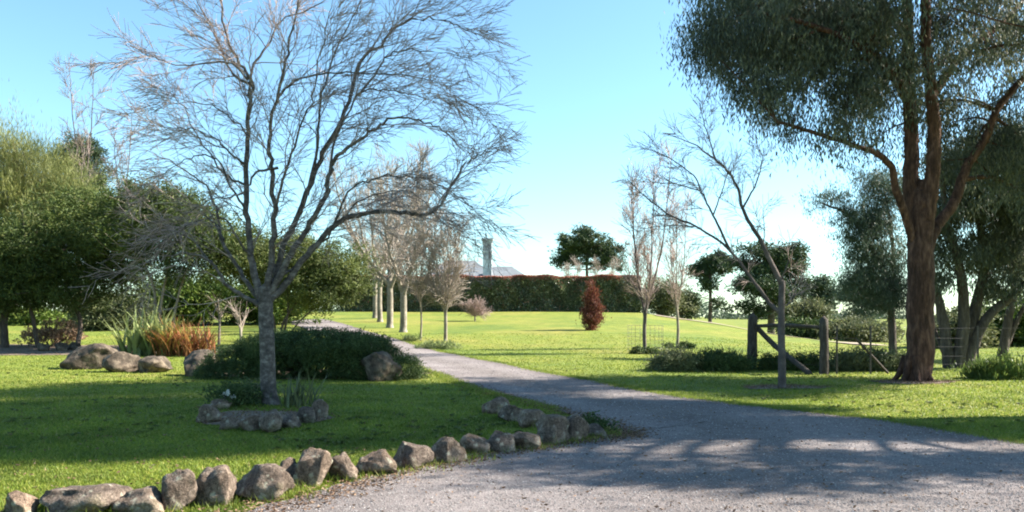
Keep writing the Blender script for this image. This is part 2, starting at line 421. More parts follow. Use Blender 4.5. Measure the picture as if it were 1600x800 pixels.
def patch(name, cx, cy, rx, ry, mat, z=0.012, amp=0.16, rot=0.0):
    """a bare bed draped over the ground with an uneven edge"""
    k, rings = 56, 8; th = np.linspace(0, 2 * np.pi, k, endpoint=False)
    e = 1 + sum(RNG.normal() * np.cos(h * th + RNG.random() * 6.3) / h for h in (2, 3, 4, 5, 7, 9)) * amp
    V = [(cx, cy)]
    for r in range(1, rings + 1):
        q = r / rings; a = rx * q * e * np.cos(th); b = ry * q * e * np.sin(th)
        V += list(zip(cx + a * math.cos(rot) - b * math.sin(rot), cy + a * math.sin(rot) + b * math.cos(rot)))
    V = np.array(V); z_ = terrain(V[:, 0], V[:, 1]) + z
    T = np.stack([np.zeros(k, int), 1 + np.arange(k), 1 + (np.arange(k) + 1) % k], 1); Q = []
    for r in range(rings - 1):
        a = 1 + r * k + np.arange(k); b = 1 + r * k + (np.arange(k) + 1) % k
        Q.append(np.stack([a, a + k, b + k, b], 1))
    o = build(name, np.column_stack([V, z_]), [T, np.concatenate(Q)], mat, smooth=True); o['kind'] = 'structure'
    return V[-k:]

beds = []
b0 = hit(420, 632)
bq = hit(410, 655)
beds.append(patch('garden_bed', bq.x, bq.y + .1, 1.0, 0.75, M['soil'], amp=.25))
bl = hit(110, 552)
beds.append(patch('garden_bed', bl.x - 2, bl.y + 2.0, 9.5, 3.2, M['soil']))
bs = hit(1222, 606)
beds.append(patch('garden_bed', bs.x, bs.y + 0.1, .9, 0.5, M['soil'], amp=.35))
bg = hit(1437, 597)
beds.append(patch('garden_bed', bg.x - 0.2, bg.y - 0.1, 0.95, 0.6, M['soil'], amp=0.2))
bm = hit(465, 590)
beds.append(patch('garden_bed', bm.x, bm.y + 1.6, 3.3, 2.2, M['soil']))
# sandy track over the far rise
tr = [(q_ * y_, y_ - .6) for q_, y_ in ((.17, 78.3), (.20, 76), (.225, 73), (.25, 70), (.268, 67), (.287, 64), (.306, 61), (.325, 58), (.346, 55), (.367, 52), (.40, 48.6), (.44, 47))]
tc = smooth_line([(a, b, 0) for a, b in tr], per=8)[:, :2]
tw = np.array([0.0, 1.6])
TV = np.concatenate([np.stack([tc[:, 0], tc[:, 1] + w, terrain(tc[:, 0], tc[:, 1] + w) + 0.06], 1)[:, None, :] for w in (-1.2, .6, 2.4)], 1).reshape(-1, 3)
j3 = (np.arange(len(tc) - 1)[:, None] * 3 + np.arange(2)[None, :]).ravel()
trk = build('track', TV, [np.stack([j3, j3 + 1, j3 + 4, j3 + 3], 1)], M['sand'], smooth=True); trk['kind'] = 'structure'

# px centre, base row, width px, top row, tilt, label
EDGE = [
 (18, 812, 52, 768, .1, 'small rounded stone cut by the lower left corner of the view'),
 (108, 812, 116, 765, .05, 'long flat-topped boulder at the lower left, widest in the edging row'),
 (203, 808, 82, 766, .1, 'low squat stone with mossy top between flat boulder and leaning block'),
 (266, 804, 58, 735, -.12, 'tall leaning brownish block, wider at its top, in the stone edging'),
 (328, 796, 60, 730, .25, 'pointed grey stone standing left of the large smooth oblong boulder'),
 (400, 787, 84, 727, .02, 'large smooth oblong boulder with rounded right end in the edging'),
 (449, 764, 34, 718, .1, 'dark narrow stone wedged behind the pale upright jagged stone'),
 (482, 764, 56, 703, .0, 'pale upright stone with a jagged pitted face beside the gravel'),
 (530, 757, 44, 707, .2, 'small knobbly upright stone right of the pale jagged stone'),
 (584, 748, 60, 704, .3, 'conical grey stone with broad foot and sunlit right side'),
 (642, 738, 60, 692, .15, 'rounded grey boulder where the edging begins to recede'),
 (697, 728, 52, 684, .1, 'blocky stone with pale chipped front next to rounded grey boulder'),
 (741, 714, 46, 680, .1, 'low dark stone half sunk behind the blocky chipped one'),
 (781, 711, 42, 674, .15, 'brown stone in the row just before the low bluish stone'),
 (820, 707, 48, 676, .05, 'low bluish wide stone left of the tall dark boulder at the bend'),
 (862, 698, 52, 648, .02, 'tall dark squarish boulder at the bend of the lawn tip'),
 (899, 692, 44, 646, .1, 'dark upright stone at the very tip of the lawn peninsula'),
 (930, 686, 34, 662, .15, 'small dark stone lying outermost on the gravel at the tip'),
 (776, 648, 42, 620, .15, 'shaded rounded stone farthest back on the driveway side of the tip'),
 (798, 660, 38, 632, .1, 'mid grey shaded stone on the driveway side, second from the back'),
 (832, 670, 44, 640, .1, 'dark blocky stone on the driveway side beside the tall dark boulder'),
]

# ------------------------------------------------------------------ grass blades, pebbles, litter
def wedge(n, y0, y1, half=0.74, power=1.0):
    u = RNG.random(n)
    y = (y0 ** -power + u * (y1 ** -power - y0 ** -power)) ** (-1 / power)   # nearer ground carries more
    x = RNG.uniform(-half, half, n) * (y + 2)
    return x, y

def blades(n, y0, y1):
    x, y = wedge(n, y0, y1)
    k = ~inside(x, y)
    for b in beds: k &= ~inside(x, y, b) | (RNG.random(n) < 0.08)
    x, y = x[k], y[k]
    z = terrain(x, y); n = len(x)
    tuft = 0.75 + 0.5 * np.sin(x * 2.1 + np.sin(y * 1.7) * 2) * np.sin(y * 2.6 + x * 0.6)
    hgt = (0.026 + 0.0002 * y) * RNG.uniform(0.5, 1.5, n) * (0.7 + 0.5 * tuft)
    a = RNG.uniform(0, 2 * np.pi, n); w = (0.004 + 0.00055 * y) * RNG.uniform(0.7, 1.3, n)
    lean = RNG.normal(size=(n, 2)) * hgt[:, None] * 0.6
    B = np.stack([x, y, z - 0.004], 1); sd = np.stack([np.cos(a), np.sin(a), 0 * a], 1) * w[:, None]
    tip = B + np.column_stack([lean, hgt])
    V = np.stack([B - sd, B + sd, tip], 1).reshape(-1, 3)
    return V, [np.arange(3 * n).reshape(-1, 3)]
V, Fs = blades(620000, 5.5, 48)
def tufts(c, n, sig, h0, h1):
    p = c[RNG.integers(0, len(c), n)] + RNG.normal(size=(n, 2)) * sig
    z = terrain(p[:, 0], p[:, 1]); y = p[:, 1]; h = RNG.uniform(h0, h1, n); a = RNG.uniform(0, 6.28, n); w_ = .003 + .0004 * y
    B = np.column_stack([p, z]); sd = np.stack([np.cos(a), np.sin(a), 0 * a], 1) * w_[:, None]
    tp = B + np.column_stack([RNG.normal(size=(n, 2)) * h[:, None] * .5, h])
    return np.stack([B - sd, B + sd, tp], 1).reshape(-1, 3)
Le, Re = Lc[(Lc[:, 1] > 9) & (Lc[:, 1] < 45)], Rc[(Rc[:, 1] > 8) & (Rc[:, 1] < 45)]
def dense(c, m=6): return np.vstack([c[:-1] + (c[1:] - c[:-1]) * k / m for k in range(m)])
keep_ = np.concatenate([dense(Re)[np.sin(np.arange(len(dense(Re))) * .23) + .6 * np.sin(np.arange(len(dense(Re))) * .61) > -.5], dense(Le[Le[:, 1] > 14])])
sp_ = np.array([(hit(e[0], e[1]).x, hit(e[0], e[1]).y + .42) for e in EDGE] + [(hit(e[0], e[1]).x + .2, hit(e[0], e[1]).y + .3) for e in EDGE])
V = np.concatenate([V, tufts(keep_, 45000, .10, .02, .07), tufts(sp_, 9000, .15, .03, .11)])
Fs = [np.arange(len(V)).reshape(-1, 3)]
gr = build('grass', V, Fs, M['blade']); gr['kind'] = 'stuff'; tag(gr, 'short mown green lawn grass on both sides of the driveway', 'grass')

x, y = wedge(1700, 6, 32); k = ~inside(x, y); x, y = x[k], y[k]
kk = np.sin(x * .9 + 2) + np.sin(y * .8 + x * .3) > .1; x, y = x[kk], y[kk]
C = np.repeat(np.column_stack([x, y, terrain(x, y) + .022]), 7, 0); D = rand_unit(len(C)); D[:, 2] = np.abs(D[:, 2]) * .3
V, Fs = leaf_geo(C + D * .035, D, .075, .04)
wd_ = build('weeds', V, Fs, M['olivegreen']); wd_['kind'] = 'stuff'; tag(wd_, 'small flat broad-leaved weeds growing through the lawn', 'weeds')

def octas(x, y, z, r):
    n = len(x); base = np.array([(1, 0, 0), (0, 1, 0), (-1, 0, 0), (0, -1, 0), (0, 0, 1), (0, 0, -1)], float)
    V = base[None] * RNG.uniform(0.6, 1.3, (n, 6, 1)) * r[:, None, None]; V[..., 2] *= 0.6
    a = RNG.uniform(0, 6.28, n); c, s = np.cos(a)[:, None], np.sin(a)[:, None]
    V = np.stack([V[..., 0] * c - V[..., 1] * s, V[..., 0] * s + V[..., 1] * c, V[..., 2]], -1)
    V += np.stack([x, y, z], 1)[:, None, :]
    f = np.array([(0, 1, 4), (1, 2, 4), (2, 3, 4), (3, 0, 4), (1, 0, 5), (2, 1, 5), (3, 2, 5), (0, 3, 5)])
    return V.reshape(-1, 3), [(f[None] + 6 * np.arange(n)[:, None, None]).reshape(-1, 3)]
x, y = wedge(150000, 5.0, 30, 0.7); k = inside(x, y); x, y = x[k], y[k]
r = (0.004 + 0.0004 * y) * RNG.uniform(0.5, 1.6, len(x))
V, Fs = octas(x, y, terrain(x, y) + 0.022 + r * 0.2, r)
pb = build('gravel', V, Fs, M['pebble']); pb['kind'] = 'stuff'; tag(pb, 'loose pale gravel strewn over the driveway', 'gravel')

# leaf litter along the stone edging and on the beds
edge = Lc[(Lc[:, 1] > 5) & (Lc[:, 1] < 20)]
e = edge[RNG.integers(0, len(edge), 5200)] + RNG.normal(size=(5200, 2)) * 0.16 + np.array([0.10, -0.12])
bp = []
for b, n_ in zip(beds, (900, 5000, 900, 900, 1500)):
    c = b.mean(0); q = b[RNG.integers(0, len(b), n_)]; bp.append(c + (q - c) * np.sqrt(RNG.random((n_, 1))) * 1.08)
sx, sy = wedge(3200, 5.5, 30)
e = np.vstack([e, np.column_stack([sx, sy])] + bp)
P = np.column_stack([e, terrain(e[:, 0], e[:, 1]) + 0.035])
D = rand_unit(len(P)); D[:, 2] *= 0.25
V, Fs = leaf_geo(P, D, 0.042, 0.016)
lt = build('leaf_litter', V, Fs, M['litter']); lt['kind'] = 'stuff'; tag(lt, 'dry brown leaf litter along the stone edging and beds', 'leaf litter')

# ------------------------------------------------------------------ stones
import bmesh
def stone(name, loc, w, d, h, seed, sub=4, rotz=0.0, cuts=9, tilt=0.0):
    rs = np.random.default_rng(seed)
    bm = bmesh.new(); bmesh.ops.create_icosphere(bm, subdivisions=sub, radius=1.0)
    V = np.array([v.co[:] for v in bm.verts])
    V = np.sign(V) * np.abs(V) ** 0.82
    for _ in range(cuts):                                  # flat breaks
        nrm = rs.normal(size=3); nrm /= np.linalg.norm(nrm); lim = rs.uniform(0.55, 0.88)
        dd = V @ nrm; over = np.maximum(dd - lim, 0); V -= over[:, None] * nrm[None] * 0.97
    o3 = Vector(rs.uniform(-50, 50, 3))
    for i in range(len(V)):
        v = Vector(V[i]); f = 0.16 * mnoise.noise(v * 1.4 + o3) + 0.10 * mnoise.noise(v * 3.2 + o3) + 0.045 * mnoise.noise(v * 8 + o3) + 0.02 * mnoise.noise(v * 19 + o3)
        V[i] *= 1 + f
    lo, hi = V.min(0), V.max(0); V = (V - (lo + hi) / 2) / ((hi - lo) / 2)
    tp = 1 - tilt * V[:, 2]; V[:, 0] *= tp
    V *= np.array([w / 2, d / 2, h / 2 * 1.12]); V[:, 2] += h / 2 * 0.92
    c, s = math.cos(rotz), math.sin(rotz)
    V = np.column_stack([V[:, 0] * c - V[:, 1] * s, V[:, 0] * s + V[:, 1] * c, V[:, 2]])
    for v, co in zip(bm.verts, V): v.co = co
    me = bpy.data.meshes.new(name); bm.to_mesh(me); bm.free()
    me.polygons.foreach_set('use_smooth', np.ones(len(me.polygons), bool)); me.materials.append(M['darkrock'] if name == 'garden_boulder' else M['rock'])
    o = bpy.data.objects.new(name, me); COL.objects.link(o); o.location = loc
    return o

for i, (px, pb_, w, top, tl, lab) in enumerate(EDGE):
    p = hit(px, pb_); s = p.y / F
    ww, hh = w * s, (pb_ - top) * s
    dd = max(0.26, min(ww, 0.6)) * 0.85
    p.y += dd * 0.5; p.z = tz(p.x, p.y) - 0.02
    o = stone('edging_stone', p, ww * 1.13, dd * 1.1, hh * 1.0, 100 + i, 4, (i * 0.37) % 0.5 - 0.25, 8 + i % 4, tl)
    tag(o, lab, 'stone', 'stones edging the lawn along the driveway')

RING = [
 (322, 662, 40, 640, 'dark stone at the left end of the tree ring'),
 (352, 673, 32, 657, 'small pale stone at the front left of the tree ring'),
 (382, 675, 38, 655, 'pale oblong stone at the front of the tree ring'),
 (419, 677, 44, 651, 'largest rounded stone in the tree ring, in front of the trunk'),
 (450, 671, 30, 655, 'low dark stone right of the largest ring stone'),
 (474, 663, 36, 643, 'bluish slanted stone at the right of the tree ring'),
 (496, 655, 30, 632, 'upright pale-faced stone at the right end of the tree ring'),
 (340, 640, 34, 628, 'shaded stone at the back left of the tree ring'),
]
for i, (px, pb_, w, top, lab) in enumerate(RING):
    p = hit(px, pb_); s = p.y / F; p.y += 0.15; p.z = tz(p.x, p.y) - 0.02
    o = stone('ring_stone', p, w * s * 1.05, max(.3, w * s * .8), (pb_ - top) * s * 1.4, 300 + i, 3, i * 0.5, 8, .1)
    tag(o, lab, 'stone', 'stones ringed round the bare tree')

BOULD = [
 (130, 578, 78, 538, 'large dark domed boulder at the left edge of the garden bed'),
 (180, 582, 58, 550, 'brown rounded boulder between the domed one and the pale one'),
 (234, 583, 62, 557, 'pale low boulder below the green strap-leaved plant'),
 (64, 549, 22, 536, 'small dark stone below brown dead shrub, leftmost of three'),
 (90, 549, 22, 535, 'small dark stone below brown dead shrub, middle of three'),
 (112, 547, 20, 534, 'small dark stone below brown dead shrub, next to domed boulder'),
 (582, 600, 78, 552, 'large reddish brown boulder half buried in the leafy mound'),
 (303, 588, 70, 548, 'dark shaded boulder at the left foot of the leafy mound'),
]
for i, (px, pb_, w, top, lab) in enumerate(BOULD):
    p = hit(px, pb_); s = p.y / F; p.y += w * s * (0.35 if i != 6 else 1.0); p.z = tz(p.x, p.y) - 0.03
    o = stone('garden_boulder', p, w * s * 1.05, w * s * .8, (pb_ - top) * s * 1.05, 400 + i, 4, i * 0.7, 7, .12)
    tag(o, lab, 'boulder', 'boulders in the left garden bed')

# ------------------------------------------------------------------ the big bare tree on the left lawn
tb = hit(421, 634); TY = tb.y + 0.15
big = thing('bare_tree', 'big leafless spreading tree with grey trunk ringed by stones on the left lawn', 'tree', (tb.x, TY, tz(tb.x, TY)))
def L3(pts, dy0, dy1):
    n = len(pts); return [at(x, y, TY + dy0 + (dy1 - dy0) * i / (n - 1)) for i, (x, y) in enumerate(pts)]
trunkpts = [(tb.x, TY, tz(tb.x, TY) - 0.1)] + [tuple(at(x, y, TY)) for x, y in ((419, 600), (418, 560), (416, 515), (415, 470), (416, 450))]
limbs = [limb(trunkpts, 0.132, 0.118, 5, 1.0)]
tl_, tr_ = limbs[0]; tr_[0] *= 1.5; tr_[1] *= 1.25; tr_[2] *= 1.1
MAIN = [
 ([(412, 480), (403, 452), (392, 400), (385, 330), (386, 250), (388, 180), (392, 130), (370, 90), (350, 40), (345, -20)], 0, .3, .095, .018),
 ([(415, 470), (420, 440), (426, 390), (429, 330), (425, 260), (420, 210), (440, 120), (455, 60), (470, -20)], 0, -.4, .09, .015),
 ([(416, 470), (430, 440), (440, 395), (480, 300), (505, 240), (540, 175), (560, 105), (595, 70), (630, 35), (680, 30), (715, 40), (745, 55)], 0, .8, .085, .008),
 ([(418, 465), (440, 425), (455, 395), (480, 355), (510, 300), (520, 250), (545, 232), (580, 205), (615, 185), (655, 187), (690, 203), (715, 225)], 0, -.9, .08, .008),
 ([(418, 472), (445, 445), (480, 397), (520, 355), (560, 335), (625, 332), (665, 335), (690, 320), (705, 290), (722, 262), (742, 245), (765, 236)], 0, .4, .085, .010),
 ([(412, 475), (395, 455), (368, 415), (345, 370), (338, 325), (320, 290), (280, 260), (240, 240)], 0, .9, .06, .008),
 ([(412, 480), (385, 465), (355, 445), (328, 410), (290, 395), (250, 405), (215, 412)], 0, -.7, .06, .008),
 ([(388, 130), (365, 115), (345, 75), (325, 30), (300, -10)], .2, .6, .035, .008),
 ([(388, 125), (355, 97), (285, 102), (240, 90), (215, 80)], .2, -.6, .03, .004),
 ([(388, 150), (397, 100), (420, 70), (440, 35), (500, 5), (540, -20)], .2, .9, .035, .008),
 ([(423, 180), (440, 145), (480, 120), (540, 113), (615, 115), (660, 122), (705, 137)], -.2, -1.2, .03, .005),
 ([(560, 150), (590, 110), (615, 82), (665, 80), (720, 87), (770, 86)], .4, 1.0, .03, .004),
 ([(480, 305), (495, 230), (500, 160), (520, 90), (550, 30), (580, -20)], .3, -.4, .04, .008),
 ([(510, 300), (525, 215), (560, 150), (600, 140), (650, 150), (725, 160), (765, 178)], -.5, .2, .03, .004),
 ([(435, 262), (400, 270), (385, 295), (362, 306), (330, 312), (300, 330), (262, 352)], -.3, -.9, .03, .006),
 ([(386, 260), (360, 240), (325, 210), (280, 200), (245, 206)], .1, -.8, .03, .004),
 ([(386, 290), (350, 270), (310, 215), (280, 160), (240, 125)], .1, .8, .03, .004),
 ([(429, 330), (445, 270), (470, 200), (490, 150), (505, 60), (520, 0)], -.2, -1.2, .035, .006),
 ([(520, 355), (545, 300), (580, 280), (625, 275), (680, 285), (730, 320), (770, 350)], .1, -1.0, .028, .004),
 ([(392, 400), (375, 380), (350, 340), (310, 345), (270, 365), (230, 400)], 0, -1.2, .03, .005),
 ([(350, 375), (330, 345), (300, 320), (265, 310), (225, 318)], .3, 1.2, .028, .004),
 ([(386, 330), (365, 300), (340, 250), (305, 245), (265, 265), (235, 300)], 0, -.9, .03, .004),
 ([(330, 412), (300, 375), (265, 360), (230, 360)], -.4, .6, .025, .004),
 ([(388, 215), (370, 190), (330, 165), (285, 160), (240, 175)], 0, .9, .025, .004),
 ([(440, 430), (470, 410), (520, 360), (570, 310), (640, 300), (690, 345), (740, 385)], 0, 1.3, .035, .004),
]
for pts, a, b, r0, r1 in MAIN: limbs.append(limb(L3(pts, a, b), r0 * .86, r1 * .8, 5, 0.7, 0.016))
cen = np.array(at(420, 300, TY))
BP = dict(seg=0.16, wander=0.145, up=(0.0, -0.06, -0.09, -0.1), rmin=0.0036, max=3, n=(0, 5, 4, 0), ang=40, ratio=0.60, rr=0.58,
          bias=lambda p: 0.55 * norm((p - cen) * np.array([1, 1, 0.25])))
tw = []
for k, (L, r) in enumerate(limbs[1:]):
    ln = np.linalg.norm(np.diff(L, axis=0), axis=1).sum()
    spawn(L, dirs_of(L), np.minimum(r, 0.022), 2.1, 0, BP, tw, 0.22, ln * (2.4 if MAIN[k][0][-1][0] < 300 and MAIN[k][0][-1][1] > 235 else 3.5))
tubes('trunk', limbs, M['greybark'], big, 0.03)
tubes('crown', tw, M['twig'], big)

# ring plants
def straps(name, base, n, length, width, mat, parent=None, spread=0.15, droop=0.6, up=1.0, label=None, cat=None, group=None):
    """sword leaves from one base: each a folded strip of three segments"""
    Vs, Qs, Ts, m = [], [], [], 0
    for _ in range(n):
        a = RNG.uniform(0, 6.283); d = np.array([math.cos(a), math.sin(a), 0]); l = length * RNG.uniform(.6, 1.2)
        p = np.array(base) + np.array([RNG.normal() * spread, RNG.normal() * spread, -0.02]); o = RNG.uniform(.1, 1.0) * droop
        s = np.array([-d[1], d[0], 0]) * width / 2; K = 5; row = []
        for i in range(K + 1):
            t = i / K; c = p + d * l * (0.25 * t + o * t * t) * 0.9 + np.array([0, 0, 1]) * l * up * (t - 0.55 * o * t * t)
            ww = s * (1 - t ** 2.2) + s * 0.05; row += [c - ww, c + ww]
        Vs += row; q = m + 2 * np.arange(K)[:, None]; Qs.append(np.hstack([q, q + 1, q + 3, q + 2])); m += 2 * (K + 1)
    o = build(name, np.array(Vs), [np.concatenate(Qs)], mat, parent, origin=None if parent is not None else tuple(base))
    if label: tag(o, label, cat, group)
    return o

p = onground(462, TY - 0.15); straps('strap_plant', p, 70, 0.62, 0.03, M['greygreen'], label='upright grey-green strap-leaved plant right of the grey trunk inside the ring', cat='plant')
def shrub(name, label, cat, clumps, n, leaf, mat, base, stems=5, bark='darkbark', sub_r=0.2, per=30, mode='out', group=None, shell=0.4, keep=True):
    t = thing(name, label, cat, tuple(base), group)
    f, sub, idx = foliage('foliage', clumps, n, leaf, mat, t, sub_r, per, mode, shell,
                          above=(lambda P: P[:, 2] > terrain(P[:, 0], P[:, 1]) - 0.03) if keep else None)
    ps = []
    ch = sub[RNG.choice(len(sub), min(len(sub), stems), replace=False)]
    b = np.array(base, float)
    for c in ch:
        st = b + np.array([RNG.normal() * .06, RNG.normal() * .06, -0.05]); mid = st * .5 + c * .5 + np.array([0, 0, .1 * np.linalg.norm(c - st)])
        r = 0.012 + 0.012 * np.linalg.norm(c - st)
        ps.append(limb([st, mid, c], r, r * .3, 4))
    tubes('stem', ps, M[bark], t)
    return t
q = onground(366, TY - .25)
shrub('small_shrub', 'low dark shrub left of the grey trunk inside the stone ring', 'shrub', [((q.x, q.y, q.z + .17), (.42, .3, .2))], 2600, (.06, .025), M['mound'], q, 8, sub_r=.12)
q = onground(354, TY - .45)
fl = thing('flower_clump', 'small white-flowered clump at the front left inside the stone ring', 'plant', tuple(q))
straps('leaves', q, 30, .2, .02, M['strapgreen'], fl, .06)
for dx, dy_, dz in ((-.06, .02, .2), (.03, -.05, .25), (.08, .05, .18)):
    V, Fs = leaf_geo(np.array(q) + RNG.normal(size=(26, 3)) * .02 + np.array([dx, dy_, dz]), rand_unit(26), .05, .035); build('flower', V, Fs, M['flower'], fl)
q = onground(392, TY + .3)
shrub('small_shrub', 'purple-grey twiggy plant right behind the ring, close to the trunk base', 'shrub', [((q.x, q.y, q.z + .2), (.4, .25, .22))], 1500, (.06, .02), M['greygreen'], q, 8, sub_r=.12)
q = hit(925, 676)
shrub('edging_plant', 'small leafy weed growing among stones at the tip of the lawn', 'plant', [((q.x, q.y, q.z + .1), (.22, .16, .12))], 900, (.06, .03), M['mound'], q, 5, sub_r=.08)

# leafy mound behind the tree
mb = hit(465, 596)
my = mb.y + 1.6
mc = lambda px, py, rx, ry, rd=1.3, w=1.0, dy=0.0: px_clump(px, py, my + dy, rx, ry, rd, w)
shrub('sprawling_shrub', 'wide dark sprawling evergreen shrub mound beside the driveway behind the bare tree', 'shrub',
      [mc(400, 572, 80, 34), mc(470, 560, 95, 42), mc(550, 562, 80, 38), mc(600, 578, 60, 26), mc(640, 588, 34, 13, .7), mc(500, 540, 80, 26), mc(560, 540, 50, 20),
       mc(360, 584, 45, 20), mc(430, 545, 60, 26)],
      130000, (.06, .024), M['mound'], (mb.x, my, tz(mb.x, my)), 26, sub_r=.1, per=30, shell=.8)

# ------------------------------------------------------------------ left garden bed plants
q = hit(215, 556)
ag = thing('strap_plant', 'tall green sword-leaved clump beside pale boulder in the left bed', 'plant', tuple(q))
for dx, n_, l_ in ((0, 30, 1.9), (.5, 26, 2.1), (-.5, 22, 1.6), (.95, 20, 1.8)):
    straps('leaves', (q.x + dx, q.y + RNG.uniform(-.2, .2), q.z), n_, l_, .12, M['strapgreen'], ag, .1, .45)
q = hit(300, 556)
og = thing('orange_plant', 'bushy orange and yellow strap-leaved plant right of the green sword clump', 'plant', tuple(q))
for _ in range(9):
    straps('leaves', (q.x + RNG.uniform(-.95, 1.05), q.y + RNG.uniform(-.3, .4), q.z), 56, RNG.uniform(1.1, 1.9), .065, M['straporange'] if _ % 3 else M['strapyellow'], og, .2, .85)
q = hit(80, 541)
shrub('dead_shrub', 'low brown dead-looking shrub behind three small stones on far left', 'shrub',
      [px_clump(60, 525, q.y, 26, 13, .6), px_clump(95, 518, q.y, 28, 17, .6), px_clump(120, 525, q.y, 12, 10, .4)], 2600, (.16, .06), M['deadbrown'], q, 22, sub_r=.16, per=14)

def tree(name, label, cat, base, stems, clumps, n, leaf, lmat, bark, sub_r=.5, per=45, mode='out', group=None, shell=.5, twigs=160, flat=.8, rough=.05, extra=None):
    """stems: list of (points, r0, r1); branches run from the stems to the leaf tufts"""
    t = thing(name, label, cat, tuple(base), group)
    f, sub, idx = foliage('crown', clumps, n, leaf, lmat, t, sub_r, per, mode, shell, flat)
    lb = [limb(st_[0], st_[1], st_[2], 6, st_[3] if len(st_) > 3 else .9, st_[1] * .05) for st_ in stems]
    nodes = np.concatenate([L for L, r in lb]); nr = np.concatenate([r for L, r in lb])
    cc = np.array([tuple(c[0]) for c in clumps])
    mids = []
    for c in cc:                                       # one bough to every leaf mass
        ok = nodes[:, 2] < c[2] + .2; d = np.linalg.norm(nodes - c, axis=1) + np.where(ok, 0, 50) + np.where(nodes[:, 2] < base[2] + .25 * (c[2] - base[2]), 6, 0)
        i = int(np.argmin(d)); a = nodes[i]; r = min(nr[i] * .6, .02 + .022 * d[i])
        m = a * .5 + c * .5 + RNG.normal(size=3) * .06 * np.linalg.norm(c - a) + np.array([0, 0, .08 * np.linalg.norm(c - a)])
        b = limb([a, m, c], r, r * .35, 6); lb.append(b); mids.append(b)
    mn = np.concatenate([b[0] for b in mids]); tw = []
    for c in sub[RNG.choice(len(sub), min(len(sub), twigs), replace=False)]:
        i = int(np.argmin(np.linalg.norm(mn - c, axis=1))); a = mn[i]; L = np.linalg.norm(c - a)
        if L < .1: continue
        m = (a + c) / 2 + RNG.normal(size=3) * .1 * L; r = .006 + .009 * L
        lb.append(limb([a, m, c], r, r * .35, 3))
    if extra: lb += extra
    tubes('trunk', lb, bark, t, rough)
    return t

YS = 38
b = onground(40, YS)
def W(pts, Y, dy=0.0):
    n = len(pts); return [tuple(at(x, y, Y + dy * i / (n - 1))) for i, (x, y) in enumerate(pts)]
sc = lambda px, py, rx, ry, rd=None, w=1.0, dy=0: px_clump(px, py, YS + dy, rx, ry, rd, w)
tree('spreading_tree', 'broad dark green low-spreading evergreen tree at the left of the garden', 'tree', b,
     [(W([(8, 552), (6, 500), (20, 450), (60, 400)], YS, .5), .2, .08), (W([(120, 548), (125, 500), (105, 450), (90, 400)], YS, 1), .12, .05),
      (W([(60, 550), (50, 490), (30, 430)], YS, -1), .12, .05)],
     [sc(50, 400, 75, 55, 2.4), sc(-40, 420, 70, 60, 2.2), sc(150, 345, 85, 45, 2.2, 1, 1), sc(105, 390, 80, 50, 2.4), sc(95, 440, 85, 34, 2.0), sc(20, 455, 70, 30, 2.0),
      sc(30, 468, 60, 16, 1.8, .8), sc(110, 466, 60, 16, 1.8, .8), sc(-40, 470, 50, 18, 1.8, .8), sc(190, 400, 60, 45, 2.0, 1, .5), sc(180, 440, 60, 28, 1.6), sc(130, 320, 50, 24, 1.6, .8, 1.5), sc(-10, 380, 50, 40, 2)],
     95000, (.17, .05), M['darkshrub'], M['darkbark'], .36, 50, 'out', twigs=260)
b = onground(262, 36)
sc = lambda px, py, rx, ry, rd=None, w=1.0, dy=0: px_clump(px, py, 36.5 + dy, rx, ry, rd, w)
tree('multi_stem_tree', 'green bushy tree on several thin pale stems behind the orange plant', 'tree', b,
     [(W([(245, 553), (242, 500), (240, 450), (215, 390)], 36.5), .085, .04), (W([(249, 553), (250, 490), (262, 420), (275, 360)], 36.5), .075, .04),
      (W([(276, 550), (272, 500), (285, 440), (310, 380)], 36.9), .07, .035)],
     [sc(225, 320, 70, 34, 2), sc(275, 330, 60, 36, 2), sc(230, 365, 70, 34, 2), sc(310, 365, 50, 40, 2), sc(270, 410, 50, 28, 1.6, .6), sc(340, 395, 46, 40, 1.8)],
     44000, (.16, .05), M['darkshrub'], M['palebark'], .33, 45, 'out', twigs=160)
b = onground(440, 38.5)
sc = lambda px, py, rx, ry, rd=None, w=1.0, dy=0: px_clump(px, py, 38.5 + dy, rx, ry, rd, w)
tree('bushy_shrub_tree', 'rounded light green bushy shrub right behind the grey trunk, with arching stems', 'tree', b,
     [(W([(436, 540), (445, 500), (480, 455), (520, 430)], 38.5), .07, .03), (W([(432, 540), (425, 490), (400, 440), (380, 400)], 38.5), .07, .03), (W([(438, 540), (450, 490), (450, 440), (470, 400)], 38.5), .06, .03),
      (W([(441, 540), (470, 500), (510, 470), (545, 455)], 38.5), .05, .02)],
     [sc(525, 418, 50, 34, 1.7), sc(480, 440, 50, 40, 1.7), sc(540, 445, 38, 28, 1.4), sc(430, 410, 60, 45, 2), sc(375, 400, 45, 45, 1.8), sc(500, 468, 34, 20, 1.2, .6), sc(470, 395, 45, 28, 1.5)],
     54000, (.15, .045), M['olivegreen'], M['darkbark'], .3, 45, 'out', twigs=160)
# two pale saplings under the trees
for px, Y, h, lab in ((375, 33, 1.7, 'short bare pale sapling trunk between orange plant and grey trunk'), (342, 40, 2.2, 'thin pale sapling farther back behind the orange plant')):
    g = onground(px, Y); t = thing('pale_sapling', lab, 'tree', tuple(g)); out = []
    L = limb([g, (g.x + .03, g.y, g.z + h * .5), (g.x - .05, g.y, g.z + h)], .075, .04, 5)
    spawn(L[0], dirs_of(L[0]), L[1], 1.5, 0, dict(seg=.15, wander=.12, up=(.1, .05), rmin=.006, max=2, n=(0, 4, 0), ang=35, ratio=.8, rr=.6), out, .5, 8)
    tubes('trunk', [L], M['palebark'], t); tubes('crown', out, M['paletwig'], t)

